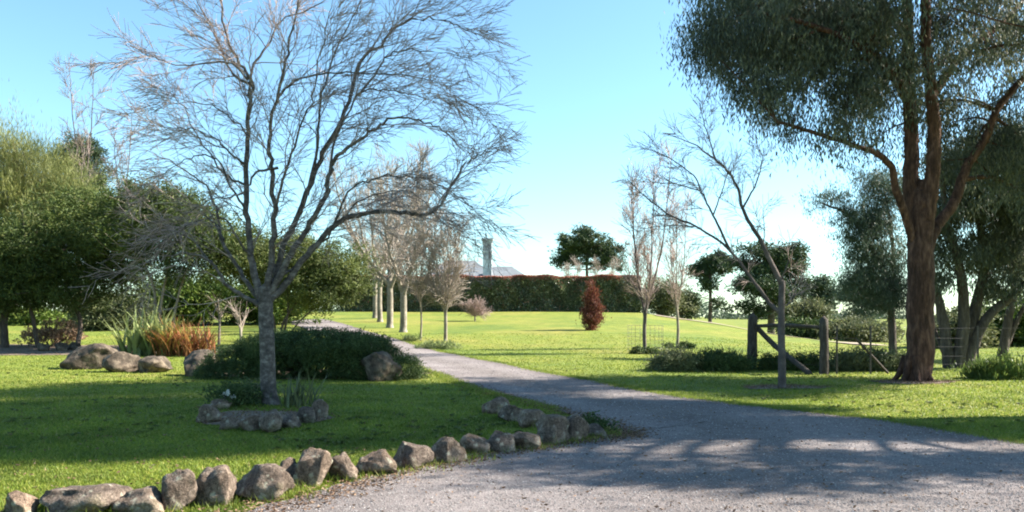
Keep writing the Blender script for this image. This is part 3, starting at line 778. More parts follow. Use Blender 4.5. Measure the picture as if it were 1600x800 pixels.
# tall trees at far left
b = onground(20, 62); Y = 62
sc = lambda px, py, rx, ry, rd=None, w=1.0, dy=0: px_clump(px, py, Y + dy, rx, ry, rd, w)
tree('feathery_tree', 'tall yellow-green feathery tree rising behind the dark spreading tree', 'tree', b,
     [(W([(20, 500), (20, 400), (30, 300), (20, 220)], Y), .35, .1), (W([(20, 420), (70, 340), (100, 290)], Y), .2, .06)],
     [sc(0, 240, 45, 50, 2.5), sc(50, 275, 50, 55, 2.6), sc(105, 305, 45, 45, 2.2), sc(10, 320, 60, 60, 3), sc(70, 350, 70, 50, 3), sc(140, 325, 30, 38, 1.8), sc(-50, 280, 50, 70, 3), sc(5, 400, 80, 45, 3)],
     70000, (.5, .035), M['featherleaf'], M['darkbark'], .9, 60, 'up', shell=.35, flat=1.3)
b = onground(122, 80); Y = 80
sc = lambda px, py, rx, ry, rd=None, w=1.0, dy=0: px_clump(px, py, Y + dy, rx, ry, rd, w)
tree('conifer_tree', 'dark olive conifer top showing behind the feathery tree', 'tree', b,
     [(W([(122, 495), (122, 350), (125, 215)], Y), .35, .05)],
     [sc(125, 225, 25, 14, 1.6), sc(115, 250, 38, 18, 2.2), sc(130, 275, 42, 20, 2.5), sc(110, 300, 45, 25, 2.6), sc(150, 240, 16, 8, 1)], 20000, (.45, .07), M['pineleaf'], M['darkbark'], .7, 50)

UPR = dict(seg=.35, wander=.09, up=(.12, .12, .1), rmin=.012, max=3, n=(0, 5, 4, 0), ang=32, ratio=.55, rr=.6)
def bare(name, label, px, base_y, Y, top, spread, r, twigmat, bark, first=.3, nb=12, P=UPR, group=None, lean=0, fork=3, fine=1.0, bl=.42, by=None):
    """upright leafless tree: trunk, a few steep leaders and fine twigs"""
    g = onground(px, Y) if base_y is None else hit(px, base_y)
    if base_y is not None: Y = g.y
    s = Y / F; H = EYE + (HY - top) * s - g.z
    t = thing(name, label, 'tree', tuple(g), group)
    P = dict(P); P['rmin'] = P['rmin'] * fine
    z0 = g.z + H * first
    tr_ = limb([(g.x, g.y, g.z - .1), (g.x + RNG.normal() * .03 * H * .2, g.y, g.z + H * first * .5), (g.x + lean * .3, g.y, z0)], r, r * .8, 5)
    tr_[1][0] *= 1.35; lb = [tr_]; tw = []
    for k in range(fork):
        a = 2 * math.pi * (k + RNG.random() * .6) / fork; sp = spread * s * RNG.uniform(.45, 1)
        top_ = np.array([g.x + lean + math.cos(a) * sp, g.y + math.sin(a) * sp, g.z + H * RNG.uniform(.82, 1.0) if k else g.z + H])
        st = np.array(tr_[0][-1]) - np.array([0, 0, H * .02 * k]); m = st * .55 + top_ * .45 + np.array([math.cos(a), math.sin(a), 0]) * sp * .22
        L = limb([st, m, top_], r * .62, max(.006, r * .1), 7, .8, .02); lb.append(L)
        spawn(L[0], dirs_of(L[0]), np.minimum(L[1], r * .4), H * bl, 0, P, tw, .06, nb)
    tubes('trunk', lb, bark, t, .03); tubes('crown', tw, twigmat, t)
    return t
bare('bare_tree', 'thin leafless purple-grey tree tip high above the feathery tree', 133, None, 72, 92, 26, .14, M['twig'], M['limb'], .5, 9, fork=2, fine=1.1, bl=.2)
bare('bare_tree', 'slim leafless treetop just left of the big bare tree crown', 192, None, 74, 150, 16, .12, M['twig'], M['limb'], .5, 9, fork=2, fine=1.1, bl=.2)

# ------------------------------------------------------------------ the row of bare trees along the drive
ROW = [(586, 497, 285, 60, .20, 'pale bare driveway tree farthest back in the row, mostly hidden', 4, 14),
       (594, 503, 290, 60, .20, 'bare driveway tree with pale trunk, second from the back of the row', 4, 14),
       (609, 512, 268, 70, .22, 'tall bare driveway tree with stout pale trunk, third from the back', 4, 16),
       (630, 519, 300, 66, .22, 'bare driveway tree with the stoutest trunk in the row', 4, 16),
       (657, 531, 352, 40, .055, 'thinnest sapling in the driveway row, pale and straight', 3, 12),
       (696, 533, 385, 26, .10, 'bare vase-shaped young tree nearest the camera in the driveway row', 5, 13)]
RW = dict(seg=.3, wander=.1, up=(.1, .08, .06), rmin=.009, max=3, n=(0, 6, 4, 0), ang=34, ratio=.52, rr=.55)
for px, by, top, sp, r, lab, fk, nb in ROW:
    nb = int(nb * 1.15)
    bare('driveway_tree', lab, px, by, None, top - 38, sp * 1.3, r, M['browntwig'], M['palebark'], .27, nb, RW, 'bare trees lining the driveway', fork=fk, fine=1.0, bl=.36)
for px, by, lab in ((686, 545, 'low green tuft at the foot of the nearest driveway tree'), (640, 533, 'small dark tuft beside the pale driveway edge under the row')):
    q = hit(px, by); k = 1.0 if px > 660 else .4
    shrub('grass_tuft', lab, 'plant', [((q.x, q.y, q.z + .12), (1.0 * k, .5 * k, .22 * k))], int(1800 * k), (.16, .03), M['strapgreen'], q, 4, mode='up', sub_r=.15)
q = hit(742, 502)
t = thing('bare_shrub', 'round leafless pinkish-brown shrub on the lawn before the hedge', 'shrub', tuple(q)); out = []
for k in range(34):
    a = RNG.uniform(0, 6.28); e_ = RNG.uniform(.35, 1.25)
    grow((q.x, q.y, q.z + .35), (math.cos(a) * math.cos(e_), math.sin(a) * math.cos(e_), math.sin(e_)), RNG.uniform(.8, 1.35), .014, 1, dict(seg=.2, wander=.1, up=(0, .02, .02), rmin=.009, max=3, n=(0, 6, 4, 0), ang=30, ratio=.45, rr=.7), out)
tubes('trunk', [limb([(q.x, q.y, q.z - .1), (q.x + .02, q.y, q.z + .6)], .07, .05)], M['palebark'], t)
tubes('crown', out, mat_leaf('pinktwig', (.22, .15, .13), (.36, .27, .24), 0, .8), t)

q = hit(925, 516)
t = thing('red_shrub', 'upright russet-red conical shrub alone on the sunny lawn', 'shrub', tuple(q)); s = q.y / F
cl = [((q.x, q.y, q.z + z), (w, w, .45)) for z, w in ((.35, .4), (.8, .58), (1.3, .55), (1.75, .42), (2.2, .3), (2.6, .18))]
f, sub, idx = foliage('foliage', cl, 7000, (.13, .055), M['redshrub'], t, .24, 20, 'up', .4)
ps = [limb([(q.x, q.y, q.z - .05), (q.x, q.y, q.z + 1.4), (q.x + .03, q.y, q.z + 3.0)], .06, .01)]
for c in sub[RNG.choice(len(sub), 110, replace=False)]:
    ps.append(limb([(q.x, q.y, q.z + max(.15, (c[2] - q.z) * .55)), c], .016, .006, 3))
tubes('stem', ps, M['limb'], t)

# ------------------------------------------------------------------ hedge and house
HYD = 81.0
hx0, hx1 = at(540, 0, HYD).x, at(1002, 0, HYD).x
hz = 2.0; hh = 3.55
t = thing('hedge', 'long clipped dark green hedge with reddish top along the crest of the lawn', 'hedge', ((hx0 + hx1) / 2, HYD + .8, hz))
n = 120000
face = RNG.random(n); X = RNG.uniform(hx0, hx1, n); Zr = RNG.random(n)
yy = np.where(face < .66, HYD + np.abs(RNG.normal(size=n)) * .16, RNG.uniform(HYD, HYD + 1.7, n))
zz = np.where(face < .66, hz - .05 + Zr * hh, hz + hh - np.abs(RNG.normal(size=n)) * .14)
yy = yy + .22 * np.sin(X * 1.3) + .16 * np.sin(X * 2.9 + 1) * np.cos(zz * 2.2) - .12 * np.cos(zz * 1.7 + X)
zz = zz + .07 * np.sin(X * .8) * (zz - hz) / hh + .05 * np.sin(X * 2.3) * (zz - hz) / hh
P = np.stack([X, yy, zz], 1); D = rand_unit(n) + np.array([0, -.5, .3])
top = zz > hz + hh - RNG.uniform(.05, .7, n) ** 1.3
top |= RNG.random(n) < .06
V, Fs = leaf_geo(P[~top], D[~top], .26, .13); build('foliage', V, Fs, M['hedge'], t)
V, Fs = leaf_geo(P[top] + np.array([0, 0, .05]), D[top], .22, .11); build('new_growth', V, Fs, M['redtip'], t)
ps = [limb([(x_, HYD + .9, hz - .1), (x_ + RNG.normal() * .1, HYD + .9, hz + 3)], .06, .03, 3) for x_ in np.arange(hx0 + .4, hx1, .8)]
tubes('stem', ps, M['darkbark'], t)

def boxv(x0, x1, y0, y1, z0, z1):
    V = np.array([(x, y, z) for z in (z0, z1) for y in (y0, y1) for x in (x0, x1)])
    Fq = np.array([(0, 2, 3, 1), (4, 5, 7, 6), (0, 1, 5, 4), (2, 6, 7, 3), (0, 4, 6, 2), (1, 3, 7, 5)])
    return V, Fq
def boxes(name, bl, mat, parent=None, bevel=0.0, **kw):
    Vs, Fq, m = [], [], 0
    for b in bl:
        v, f = boxv(*b); Vs.append(v); Fq.append(f + m); m += 8
    o = build(name, np.concatenate(Vs), [np.concatenate(Fq)], mat, parent, **kw)
    if bevel: md = o.modifiers.new('bevel', 'BEVEL'); md.width = bevel; md.segments = 2
    return o
house = thing('house', 'house with grey hipped roof and tall pale chimney behind the hedge', 'house', (at(745, 0, 98).x, 98, 2.1))
def hip(name, px0, px1, pe, pr0, pr1, pr, Y, depth):
    a, b_ = at(px0, pe, Y), at(px1, pe, Y); c, d = at(pr0, pr, Y), at(pr1, pr, Y); ym = Y + depth / 2
    V = np.array([(a.x, Y, a.z), (b_.x, Y, a.z), (b_.x, Y + depth, a.z), (a.x, Y + depth, a.z), (c.x, ym, c.z), (d.x, ym, c.z)])
    V2 = np.vstack([V, V - np.array([0, 0, .14])])
    Q = [(0, 1, 5, 4), (2, 3, 4, 5), (7, 6, 10, 11), (9, 8, 11, 10), (0, 6, 7, 1), (1, 7, 8, 2), (2, 8, 9, 3), (3, 9, 6, 0)]; T = [(1, 2, 5), (3, 0, 4), (8, 7, 11), (6, 9, 10)]
    o = build(name, V2, [np.array(Q), np.array(T)], M['roof'], house)
    caps = [limb([V[i] + np.array([0, 0, .03]), V[j] + np.array([0, 0, .03])], .11, .11, 3) for i, j in ((0, 4), (1, 5), (4, 5), (2, 5), (3, 4))]
    tubes('ridge_cap', caps, M['ridgecap'], o)
    return V
# a corrugated look comes from fine ribs modelled on the slopes
Va = hip('roof', 640, 800, 446, 690, 738, 402, 97.0, 12.0)
Vb = hip('roof', 728, 842, 444, 764, 800, 413, 93.0, 8.0)
for nm, Vv in (('wall', Va), ('wall', Vb)):
    boxes(nm, [(Vv[0][0] + .5, Vv[1][0] - .5, Vv[0][1] + .5, Vv[3][1] - .5, 1.9, Vv[0][2] - .16)], M['render'], house)
CY = 94.3
c0, c1 = at(754.5, 380, CY), at(768.5, 380, CY); cw = c1.x - c0.x; zt = at(0, 379, CY).z
ch = boxes('chimney', [(c0.x, c1.x, CY, CY + cw, 5.2, zt)], M['render'], house, .02)
boxes('chimney_cap', [(c0.x - .08, c1.x + .08, CY - .08, CY + cw + .08, zt + .003, zt + .25), (c0.x - .17, c1.x + .17, CY - .17, CY + cw + .17, zt + .253, zt + .5)], M['render'], ch, .02, origin=house.location)
zb = at(0, 393, CY).z
boxes('band', [(c0.x - .05, c1.x + .05, CY - .05, CY + cw + .05, zb - .1, zb + .12)], M['whitepaint'], ch, .015, origin=house.location)
for fx in (.22, .72):
    x_ = c0.x + cw * fx; tubes('chimney_pot', [([(x_, CY + cw / 2, zt + .5), (x_, CY + cw / 2, zt + .62), (x_, CY + cw / 2, zt + .85)], [.2, .16, .18])], M['pot'], ch)
for o in ch.children: o.location = (0, 0, 0)

# ------------------------------------------------------------------ young trees on the lawn, right
SP = dict(seg=.3, wander=.06, up=(.22, .2, .16), rmin=.0075, max=3, n=(0, 5, 3, 0), ang=30, ratio=.5, rr=.55)
bare('young_tree', 'tall slender leafless tree inside a wire guard on the lawn', 1008, 552, None, 238, 44, .085, M['twig'], M['limb'], .2, 14, SP, 'young bare trees on the right of the lawn', fork=4, bl=.34)
bare('young_tree', 'slender leafless tree with pale lower trunk near the sandy track', 1058, 544, None, 300, 26, .075, M['twig'], M['palebark'], .24, 12, SP, 'young bare trees on the right of the lawn', fork=3, bl=.3)
for px, by, lab in ((1008, 553, 'ring of green leafy plants around the foot of the guarded tree'), (1058, 544, 'green leafy plants around the foot of the pale-trunked tree')):
    q = hit(px, by)
    shrub('groundcover_plant', lab, 'plant', [((q.x + dx, q.y, q.z + .1), (.3, .3, .16)) for dx in (-.45, -.1, .25, .55)], 1500, (.1, .04), M['mound'], q, 5, sub_r=.1)
q = hit(1008, 551); wr = []
for a in np.linspace(0, 2 * np.pi, 22, endpoint=False):
    wr.append(limb([(q.x + .75 * math.cos(a), q.y + .75 * math.sin(a), q.z), (q.x + .75 * math.cos(a), q.y + .75 * math.sin(a), q.z + 1.15)], .004, .004, 2))
for z_ in np.linspace(.05, 1.15, 8):
    th = np.linspace(0, 2 * np.pi, 29); wr.append((np.column_stack([q.x + .75 * np.cos(th), q.y + .75 * np.sin(th), np.full(29, q.z + z_)]), np.full(29, .004)))
tag(tubes('wire_tree_guard', wr, M['wire']), 'round pale wire mesh guard around the tall slender young tree', 'tree guard')

# small leaning bare tree in front of the fence
sb = hit(1222, 607); SY = sb.y
st = thing('bare_tree', 'small leafless tree leaning its boughs left, in front of the fence brace', 'tree', tuple(sb))
def Ls(pts, a=0, b=0):
    n = len(pts); return [at(x, y, SY + a + (b - a) * i / (n - 1)) for i, (x, y) in enumerate(pts)]
lb = [limb([(sb.x, SY, sb.z - .1)] + [tuple(p) for p in Ls([(1222, 570), (1221, 530), (1221, 485), (1222, 440)])], .095, .07, 6)]
lb[0][1][0] *= 1.4
for pts, a, b, r0 in (
 ([(1221, 490), (1201, 472), (1174, 435), (1136, 386), (1088, 354), (1045, 335), (1007, 306), (980, 279)], 0, .6, .06),
 ([(1140, 390), (1118, 343), (1099, 306), (1083, 274), (1045, 247), (1013, 233)], .25, -.3, .035),
 ([(1222, 445), (1206, 413), (1185, 370), (1163, 333), (1153, 295), (1136, 266), (1115, 247), (1083, 225), (1050, 212)], 0, -.6, .07),
 ([(1161, 325), (1180, 290), (1190, 257), (1193, 231)], -.2, -.5, .028), ([(1118, 250), (1104, 204), (1093, 161)], -.4, -.2, .022),
 ([(1115, 335), (1131, 290), (1142, 252)], .1, .5, .02), ([(1193, 386), (1194, 354), (1192, 327)], -.1, .3, .018),
 ([(1088, 354), (1050, 352), (1002, 357)], .35, .1, .018), ([(1095, 298), (1050, 287), (1005, 284)], 0, .5, .018),
 ([(1221, 480), (1237, 470), (1250, 440)], 0, .4, .03), ([(1222, 440), (1228, 420), (1245, 380)], 0, -.3, .025)):
    lb.append(limb(Ls(pts, a, b), r0, .007, 6, .7, .008))
tw = []
for L, r in lb[1:]:
    spawn(L, dirs_of(L), np.minimum(r, .014), 1.1, 0, dict(seg=.15, wander=.1, up=(.05, .05, .03), rmin=.0042, max=3, n=(0, 4, 3, 0), ang=36, ratio=.55, rr=.6), tw, .25, np.linalg.norm(np.diff(L, axis=0), axis=1).sum() * 3.2)
tubes('trunk', lb, M['limb'], st, .03); tubes('crown', tw, M['twig'], st)

# ------------------------------------------------------------------ the great gum and its neighbours
gb = hit(1437, 597); GYY = gb.y + .3
def Lg(pts, a=0, b=0):
    n = len(pts); return [tuple(at(x, y, GYY + a + (b - a) * i / (n - 1))) for i, (x, y) in enumerate(pts)]
gc = lambda px, py, rx, ry, rd=None, w=1.0, dy=0: px_clump(px, py, GYY + dy, rx, ry, rd, w)
gum_stems = [
 ([(gb.x, GYY, gb.z - .15)] + Lg([(1437, 560), (1438, 480), (1438, 400), (1438, 350), (1439, 310), (1440, 285)]), .32, .10, 3.2),
 (Lg([(1436, 400), (1430, 340), (1423, 290), (1424, 225), (1420, 150), (1420, 60), (1412, -60), (1400, -220)], 0, .5), .22, .10),
 (Lg([(1440, 400), (1448, 340), (1455, 290), (1460, 225), (1457, 165), (1447, 75), (1450, -40), (1470, -180)], 0, -.6), .215, .09),
 (Lg([(1432, 390), (1414, 335), (1400, 295), (1393, 262), (1370, 240), (1330, 226), (1265, 205), (1215, 190)], 0, -1.2), .12, .035),
 (Lg([(1440, 430), (1452, 378), (1466, 350), (1490, 318), (1510, 262), (1540, 215), (1562, 165), (1610, 110)], 0, 1.0), .165, .075),
 (Lg([(1420, 160), (1390, 110), (1340, 70), (1270, 40), (1190, 20)], .2, -1.0), .13, .04),
 (Lg([(1420, 60), (1370, 0), (1300, -70), (1220, -120)], .3, 1.2), .12, .04),
 (Lg([(1457, 150), (1500, 90), (1560, 40), (1620, -20)], -.3, 1.2), .11, .04)]
tree('gum_tree', 'huge gum with stout red-brown trunk forking high on the right lawn', 'tree', (gb.x, GYY, gb.z), gum_stems,
 [gc(1110, 40, 50, 40, 1.1, 1.2, -.8), gc(1105, 95 - 20, 35, 24, .8, 1.0, -.8), gc(1180, 60, 60, 55, 1.6, 1.2, -.5), gc(1185, 140, 45, 45, 1.2, 1.2, -.8), gc(1250, 110, 65, 60, 1.8, 1.2), gc(1240, 185, 60, 22, 1.1, 1.1, -1),
  gc(1320, 60, 70, 60, 2, 1.1, .5), gc(1325, 160, 60, 48, 1.6, 1.1, -.3), gc(1380, 110, 50, 60, 1.6, .9, .6), gc(1310, 215, 50, 18, .9, .8, -.9), gc(1385, 205, 36, 36, 1.2, .6, .7),
  gc(1250, 10, 70, 50, 2, 1, .8), gc(1400, 20, 60, 45, 2, .8, -1), gc(1480, 30, 50, 50, 1.8, .8, .8), gc(1540, 80, 45, 50, 1.6, .8, 1.2), gc(1500, 150, 40, 36, 1.4, .55, 1.2),
  gc(1580, 30, 50, 50, 1.6, .9, 1), gc(1590, 130, 40, 40, 1.6, .7, 1.8), gc(1480, 250, 30, 26, 1, .5, 1.2), gc(1545, 270, 36, 30, 1.2, .8, 1.6), gc(1490, 190, 34, 30, 1.2, .6, 1.4), gc(1440, 120, 36, 36, 1.2, .5, -1.2), gc(1500, 100, 40, 40, 1.3, .7, -.8), gc(1580, 230, 36, 34, 1.2, .8, 1.4), gc(1600, 300, 36, 36, 1.4, .8, 2), gc(1520, 225, 30, 26, 1.1, .6, 2), gc(1590, 70, 50, 40, 1.6, .8, -1),
  gc(1130, 60, 50, 50, 1.3, 1, 2.6), gc(1190, 90, 50, 45, 1.5, 1, 2.8), gc(1250, 50, 60, 50, 1.6, 1, 3), gc(1310, 30, 60, 50, 1.8, 1, 3.2), gc(1200, 10, 60, 45, 1.6, 1, 3),
  gc(1370, 150, 40, 36, 1.3, .7, 2.4), gc(1540, 200, 34, 26, 1.1, .5, 2), gc(1590, 210, 34, 30, 1.3, .6, 2.4), gc(1440, 160, 40, 34, 1.2, .4, 1.8), gc(1150, -60, 80, 60, 2.2, .9), gc(1260, -110, 90, 70, 2.6, .9), gc(1380, -120, 90, 80, 2.8, .8), gc(1480, -120, 90, 80, 2.6, .8), gc(1400, -260, 120, 80, 3, .8), gc(1280, -210, 90, 70, 2.6, .7), gc(1590, -80, 70, 70, 2.2, .7)],
 178000, (.15, .028), M['gumleaf'], M['gumbark'], .40, 150, 'hang', shell=.25, twigs=600, flat=1.35, rough=.03,
 extra=[limb([(gb.x + .16 * math.cos(a), GYY + .16 * math.sin(a), gb.z + .6), (gb.x + .34 * math.cos(a), GYY + .34 * math.sin(a), gb.z + .14), (gb.x + .56 * math.cos(a), GYY + .56 * math.sin(a), gb.z - .08)], .12, .035, 5) for a in (.3, 1.5, 2.7, 3.7, 4.5, 5.5)])

Y2 = 32
sc = lambda px, py, rx, ry, rd=None, w=1.0, dy=0: px_clump(px, py, Y2 + dy, rx, ry, rd, w)
b = onground(1395, Y2)
tree('wattle_tree', 'blue-green feathery tree behind the left side of the huge gum trunk', 'tree', b,
 [(W([(1395, 556), (1392, 480), (1380, 420), (1350, 370), (1325, 335), (1285, 318)], Y2), .16, .03), (W([(1392, 500), (1396, 420), (1390, 340), (1380, 290)], Y2), .12, .03)],
 [sc(1355, 440, 40, 34, 1.1), sc(1385, 470, 34, 34, 1), sc(1345, 480, 22, 14, .6, .6), sc(1375, 400, 40, 30, 1.1), sc(1330, 405, 24, 14, .7, .7), sc(1350, 340, 45, 30, 1.2, .8), sc(1300, 312, 40, 22, .9, .5), sc(1390, 300, 40, 34, 1.2, .9), sc(1360, 285, 40, 22, 1, .6), sc(1320, 350, 22, 22, .7, .5), sc(1345, 375, 36, 26, 1, .9), sc(1395, 440, 24, 40, .9, .9), sc(1330, 445, 26, 24, .8, .7), sc(1375, 350, 34, 34, 1, .9)],
 48000, (.13, .025), M['blueleaf'], M['darkbark'], .3, 50, 'hang', shell=.3, twigs=220)
Y3 = 26.5
sc = lambda px, py, rx, ry, rd=None, w=1.0, dy=0: px_clump(px, py, Y3 + dy, rx, ry, rd, w)
b = onground(1495, Y3)
tree('multi_trunk_tree', 'dark tree with several trunks fanning out from one base right of the gum', 'tree', b,
 [(W([(1484, 580), (1474, 500), (1458, 440), (1450, 380), (1440, 300)], Y3, .4), .19, .06), (W([(1494, 580), (1506, 500), (1500, 420), (1482, 350), (1470, 270)], Y3, -.4), .22, .07),
  (W([(1504, 580), (1520, 500), (1538, 410), (1530, 320), (1545, 230)], Y3, .6), .22, .07), (W([(1506, 576), (1540, 500), (1590, 455), (1650, 400)], Y3, -.3), .2, .06), (W([(1488, 578), (1470, 540), (1450, 490), (1432, 460)], Y3, 1), .1, .03)],
 [sc(1480, 330, 45, 40, 1.3), sc(1540, 300, 50, 45, 1.4), sc(1590, 340, 45, 45, 1.4), sc(1500, 260, 50, 40, 1.4), sc(1575, 230, 55, 45, 1.6), sc(1530, 380, 32, 22, .9, .6), sc(1620, 420, 30, 30, 1, .7), sc(1455, 400, 20, 18, .6, .5), sc(1620, 280, 50, 60, 1.6), sc(1560, 400, 30, 22, .9, .5), sc(1470, 440, 26, 24, .9, .6), sc(1560, 450, 34, 24, 1, .6), sc(1500, 400, 34, 30, 1, .8), sc(1590, 400, 40, 34, 1.2, .8), sc(1465, 365, 26, 30, .9, .7)],
 74000, (.14, .032), M['gumleaf'], M['darkbark'], .36, 52, 'hang', shell=.3, twigs=260)
Y4 = 31
sc = lambda px, py, rx, ry, rd=None, w=1.0, dy=0: px_clump(px, py, Y4 + dy, rx, ry, rd, w)
b = onground(1568, Y4)
tree('forked_tree', 'dark forked tree at the far right edge behind the multi-trunked one', 'tree', b,
 [(W([(1566, 562), (1575, 500), (1585, 450), (1580, 380), (1590, 300)], Y4), .19, .06), (W([(1572, 540), (1600, 480), (1640, 430)], Y4), .12, .05), (W([(1578, 480), (1545, 430), (1528, 400)], Y4), .08, .03)],
 [sc(1585, 380, 50, 34, 1.5), sc(1640, 410, 40, 40, 1.5), sc(1540, 420, 30, 20, .9, .6), sc(1600, 320, 50, 40, 1.6), sc(1630, 470, 28, 22, 1, .6)],
 30000, (.14, .032), M['gumleaf'], M['darkbark'], .36, 52, 'hang', shell=.3, twigs=160)

# the tree outside the view on the right whose crown shades the forecourt
shb = (16.5, 14.2, tz(16.5, 14.2))
def above_view(P): return (P[:, 2] > EYE + .39 * P[:, 1] + .25) | (P[:, 0] > .66 * P[:, 1] + .6)
shc = []
for xs, ys, z, r in ((3, 12.6, 9.5, 1.5), (.6, 13.6, 11, 1.5), (5, 11.4, 9, 1.3), (2, 11.2, 10, 1.2), (-1, 16, 13, 1.6), (1.6, 15.4, 12, 1.4), (6.6, 11.6, 8.6, 1.2), (7.4, 12, 9.4, 1.0),
                     (4.4, 8.5, 8.6, .8), (2.6, 8.1, 9, .7), (.6, 8.7, 10, .7), (-1.4, 10.3, 11, 1.0), (-4, 10.6, 12.5, 1.2), (-6, 11.2, 14, 1.3), (-8, 12.6, 15, 1.4), (-5, 13, 14, 1.4), (-7, 14.6, 15.5, 1.5),
                     (-2.6, 12.2, 12, 1.3), (-3, 15, 14, 1.5), (-10, 13, 16, 1.4), (-9.6, 11, 16, 1.2), (3.8, 14.4, 11, 1.2), (-.6, 11.6, 11, 1.1),
                     (-5.6, 9.9, 13.5, 1.2), (-4.4, 10.0, 12.5, 1.0), (-7.2, 10.4, 14.5, 1.2), (-5, 11.8, 13, 1.3), (-6.6, 13, 14.6, 1.4), (-3.4, 11.2, 12.4, 1.3), (-4.4, 14.2, 14, 1.4), (-8.6, 13.8, 15.6, 1.3), (-2, 10.8, 11.5, 1.1), (-1.6, 12.8, 12.4, 1.2),
                     (.9, 7.9, 9.2, .5), (2.9, 7.55, 9, .45), (.2, 9.3, 10, .7), (.3, 10.3, 10.5, .9), (3.2, 9.2, 9, .9), (5.4, 9.2, 8.5, .9), (1.8, 8.0, 9.4, .6), (-3.2, 10.3, 12, .8), (2, 13, 12, 1.3), (-1.6, 13.8, 13, 1.3), (4.4, 12.2, 10, 1.2)):
    shc.append(((xs + KX * z, ys + KY * z, z), (r * 1.5, r * (.24 if ys < 10.4 and xs > -2 else .46), r * (.34 if ys < 10.4 and xs > -2 else .46))))
t = thing('shade_tree', 'large leafy gum overhanging the driveway just outside the right edge', 'tree', shb)
f, sub, idx = foliage('crown', shc, 250000, (.22, .06), M['gumleaf'], t, .5, 55, 'hang', .3, 1.0, above=above_view)
lb = [limb([(shb[0], shb[1], -.15), (16.5, 14.3, 3), (16.3, 14.5, 6), (15.5, 15, 9.5), (14.5, 16, 13.5)], .36, .12, 8, .9, .02)]
nd = lb[0][0]
for c in shc:
    c_ = np.array(c[0]); i = int(np.argmin(np.linalg.norm(nd - c_, axis=1) + np.where(nd[:, 2] > c_[2] - .5, 30, 0))); a = nd[i]
    lb.append(limb([a, a * .45 + c_ * .55 + np.array([0, 0, .5]), c_], .12, .04, 6))
lb.append(limb([(15.6, 15, 9.3), (13, 15.6, 8.6), (10.6, 16, 7.2), (8.6, 16.2, 7.6)], .05, .012, 6))
tubes('trunk', lb, M['gumbark'], t, .05)

sdc = [((17.3, 22.6, 7.6), (1.6, 1.2, 2.0)), ((15.9, 20.2, 7.2), (1.3, 1.2, 1.1)), ((14.9, 18.9, 6.9), (1.2, .9, .9)), ((18.6, 21.5, 9.5), (2, 1.6, 1.6)), ((17.5, 24, 10.5), (1.8, 1.4, 1.4)), ((16.6, 21.6, 5.9), (1.1, .9, .8))]
g = (19.2, 21.6, tz(19.2, 21.6))
tree('side_tree', 'leafy tree standing outside the right edge beyond the gum', 'tree', g,
     [([(g[0], g[1], -.1), (19.1, 21.6, 2.5), (18.5, 21.7, 5.5), (18.2, 21.8, 9)], .26, .08)], sdc, 34000, (.18, .045), M['gumleaf'], M['darkbark'], .45, 52, 'hang', shell=.3, flat=1.0)

# ------------------------------------------------------------------ fence
fp = [hit(1175, 577), hit(1288, 585)]
fence = thing('rural_fence', 'old timber strainer posts with diagonal brace and wire fence behind small bare tree', 'fence', tuple(fp[0]))
def post(p, h, r, lean=0.0):
    pts = [(p.x, p.y, p.z - .3), (p.x + lean * .3, p.y, p.z + h * .4), (p.x + lean, p.y, p.z + h)]
    tubes('post', [limb(pts, r * 1.04, r * .95, 5, 1, .004)], M['timber'], fence, .07)
post(fp[0], 1.6, .15, .02); post(fp[1], 1.52, .125, -.01)
a0, a1 = fp[0], fp[1]
tubes('rail', [limb([(a0.x + .1, a0.y - .03, a0.z + 1.32), ((a0.x + a1.x) / 2, (a0.y + a1.y) / 2, a0.z + 1.36), (a1.x - .08, a1.y, a1.z + 1.3)], .055, .05, 4)], M['timber'], fence, .05)
tubes('brace', [limb([(a0.x + .12, a0.y - .02, a0.z + 1.3), ((a0.x * .55 + a1.x * .45), a0.y - .4, a0.z + .72), (a1.x - .42, a1.y - .05, a1.z + .02)], .085, .08, 4)], M['timber'], fence, .05)
wd = np.array([a1.x - a0.x, a1.y - a0.y]); wd = np.array([1.0, .12])
pk = [(a1.x + .35, a1.y), (a1.x + 1.35, a1.y + .15), (a1.x + 2.9, a1.y + .4), (a1.x + 4.6, a1.y + .6), (a1.x + 6.4, a1.y + .9), (a1.x + 8.4, a1.y + 1.2)]
for x_, y_ in pk:
    g = tz(x_, y_); boxes('picket', [(x_ - .02, x_ + .02, y_ - .02, y_ + .02, g - .2, g + 1.35)], M['picket'], fence)
wires = []
for z_ in (.25, .5, .75, 1.0, 1.28):
    wires.append(limb([(a0.x, a0.y, a0.z + z_)] + [(a1.x, a1.y, a1.z + z_)] + [(x_, y_, tz(x_, y_) + z_ + RNG.normal() * .01) for x_, y_ in pk], .003, .003, 3))
tubes('wire', wires, M['wire'], fence)
tubes('strut', [limb([(a1.x + .9, a1.y + .1, a1.z + 1.0), (a1.x + 1.9, a1.y + .3, a1.z + .02)], .04, .035, 3)], M['timber'], fence)

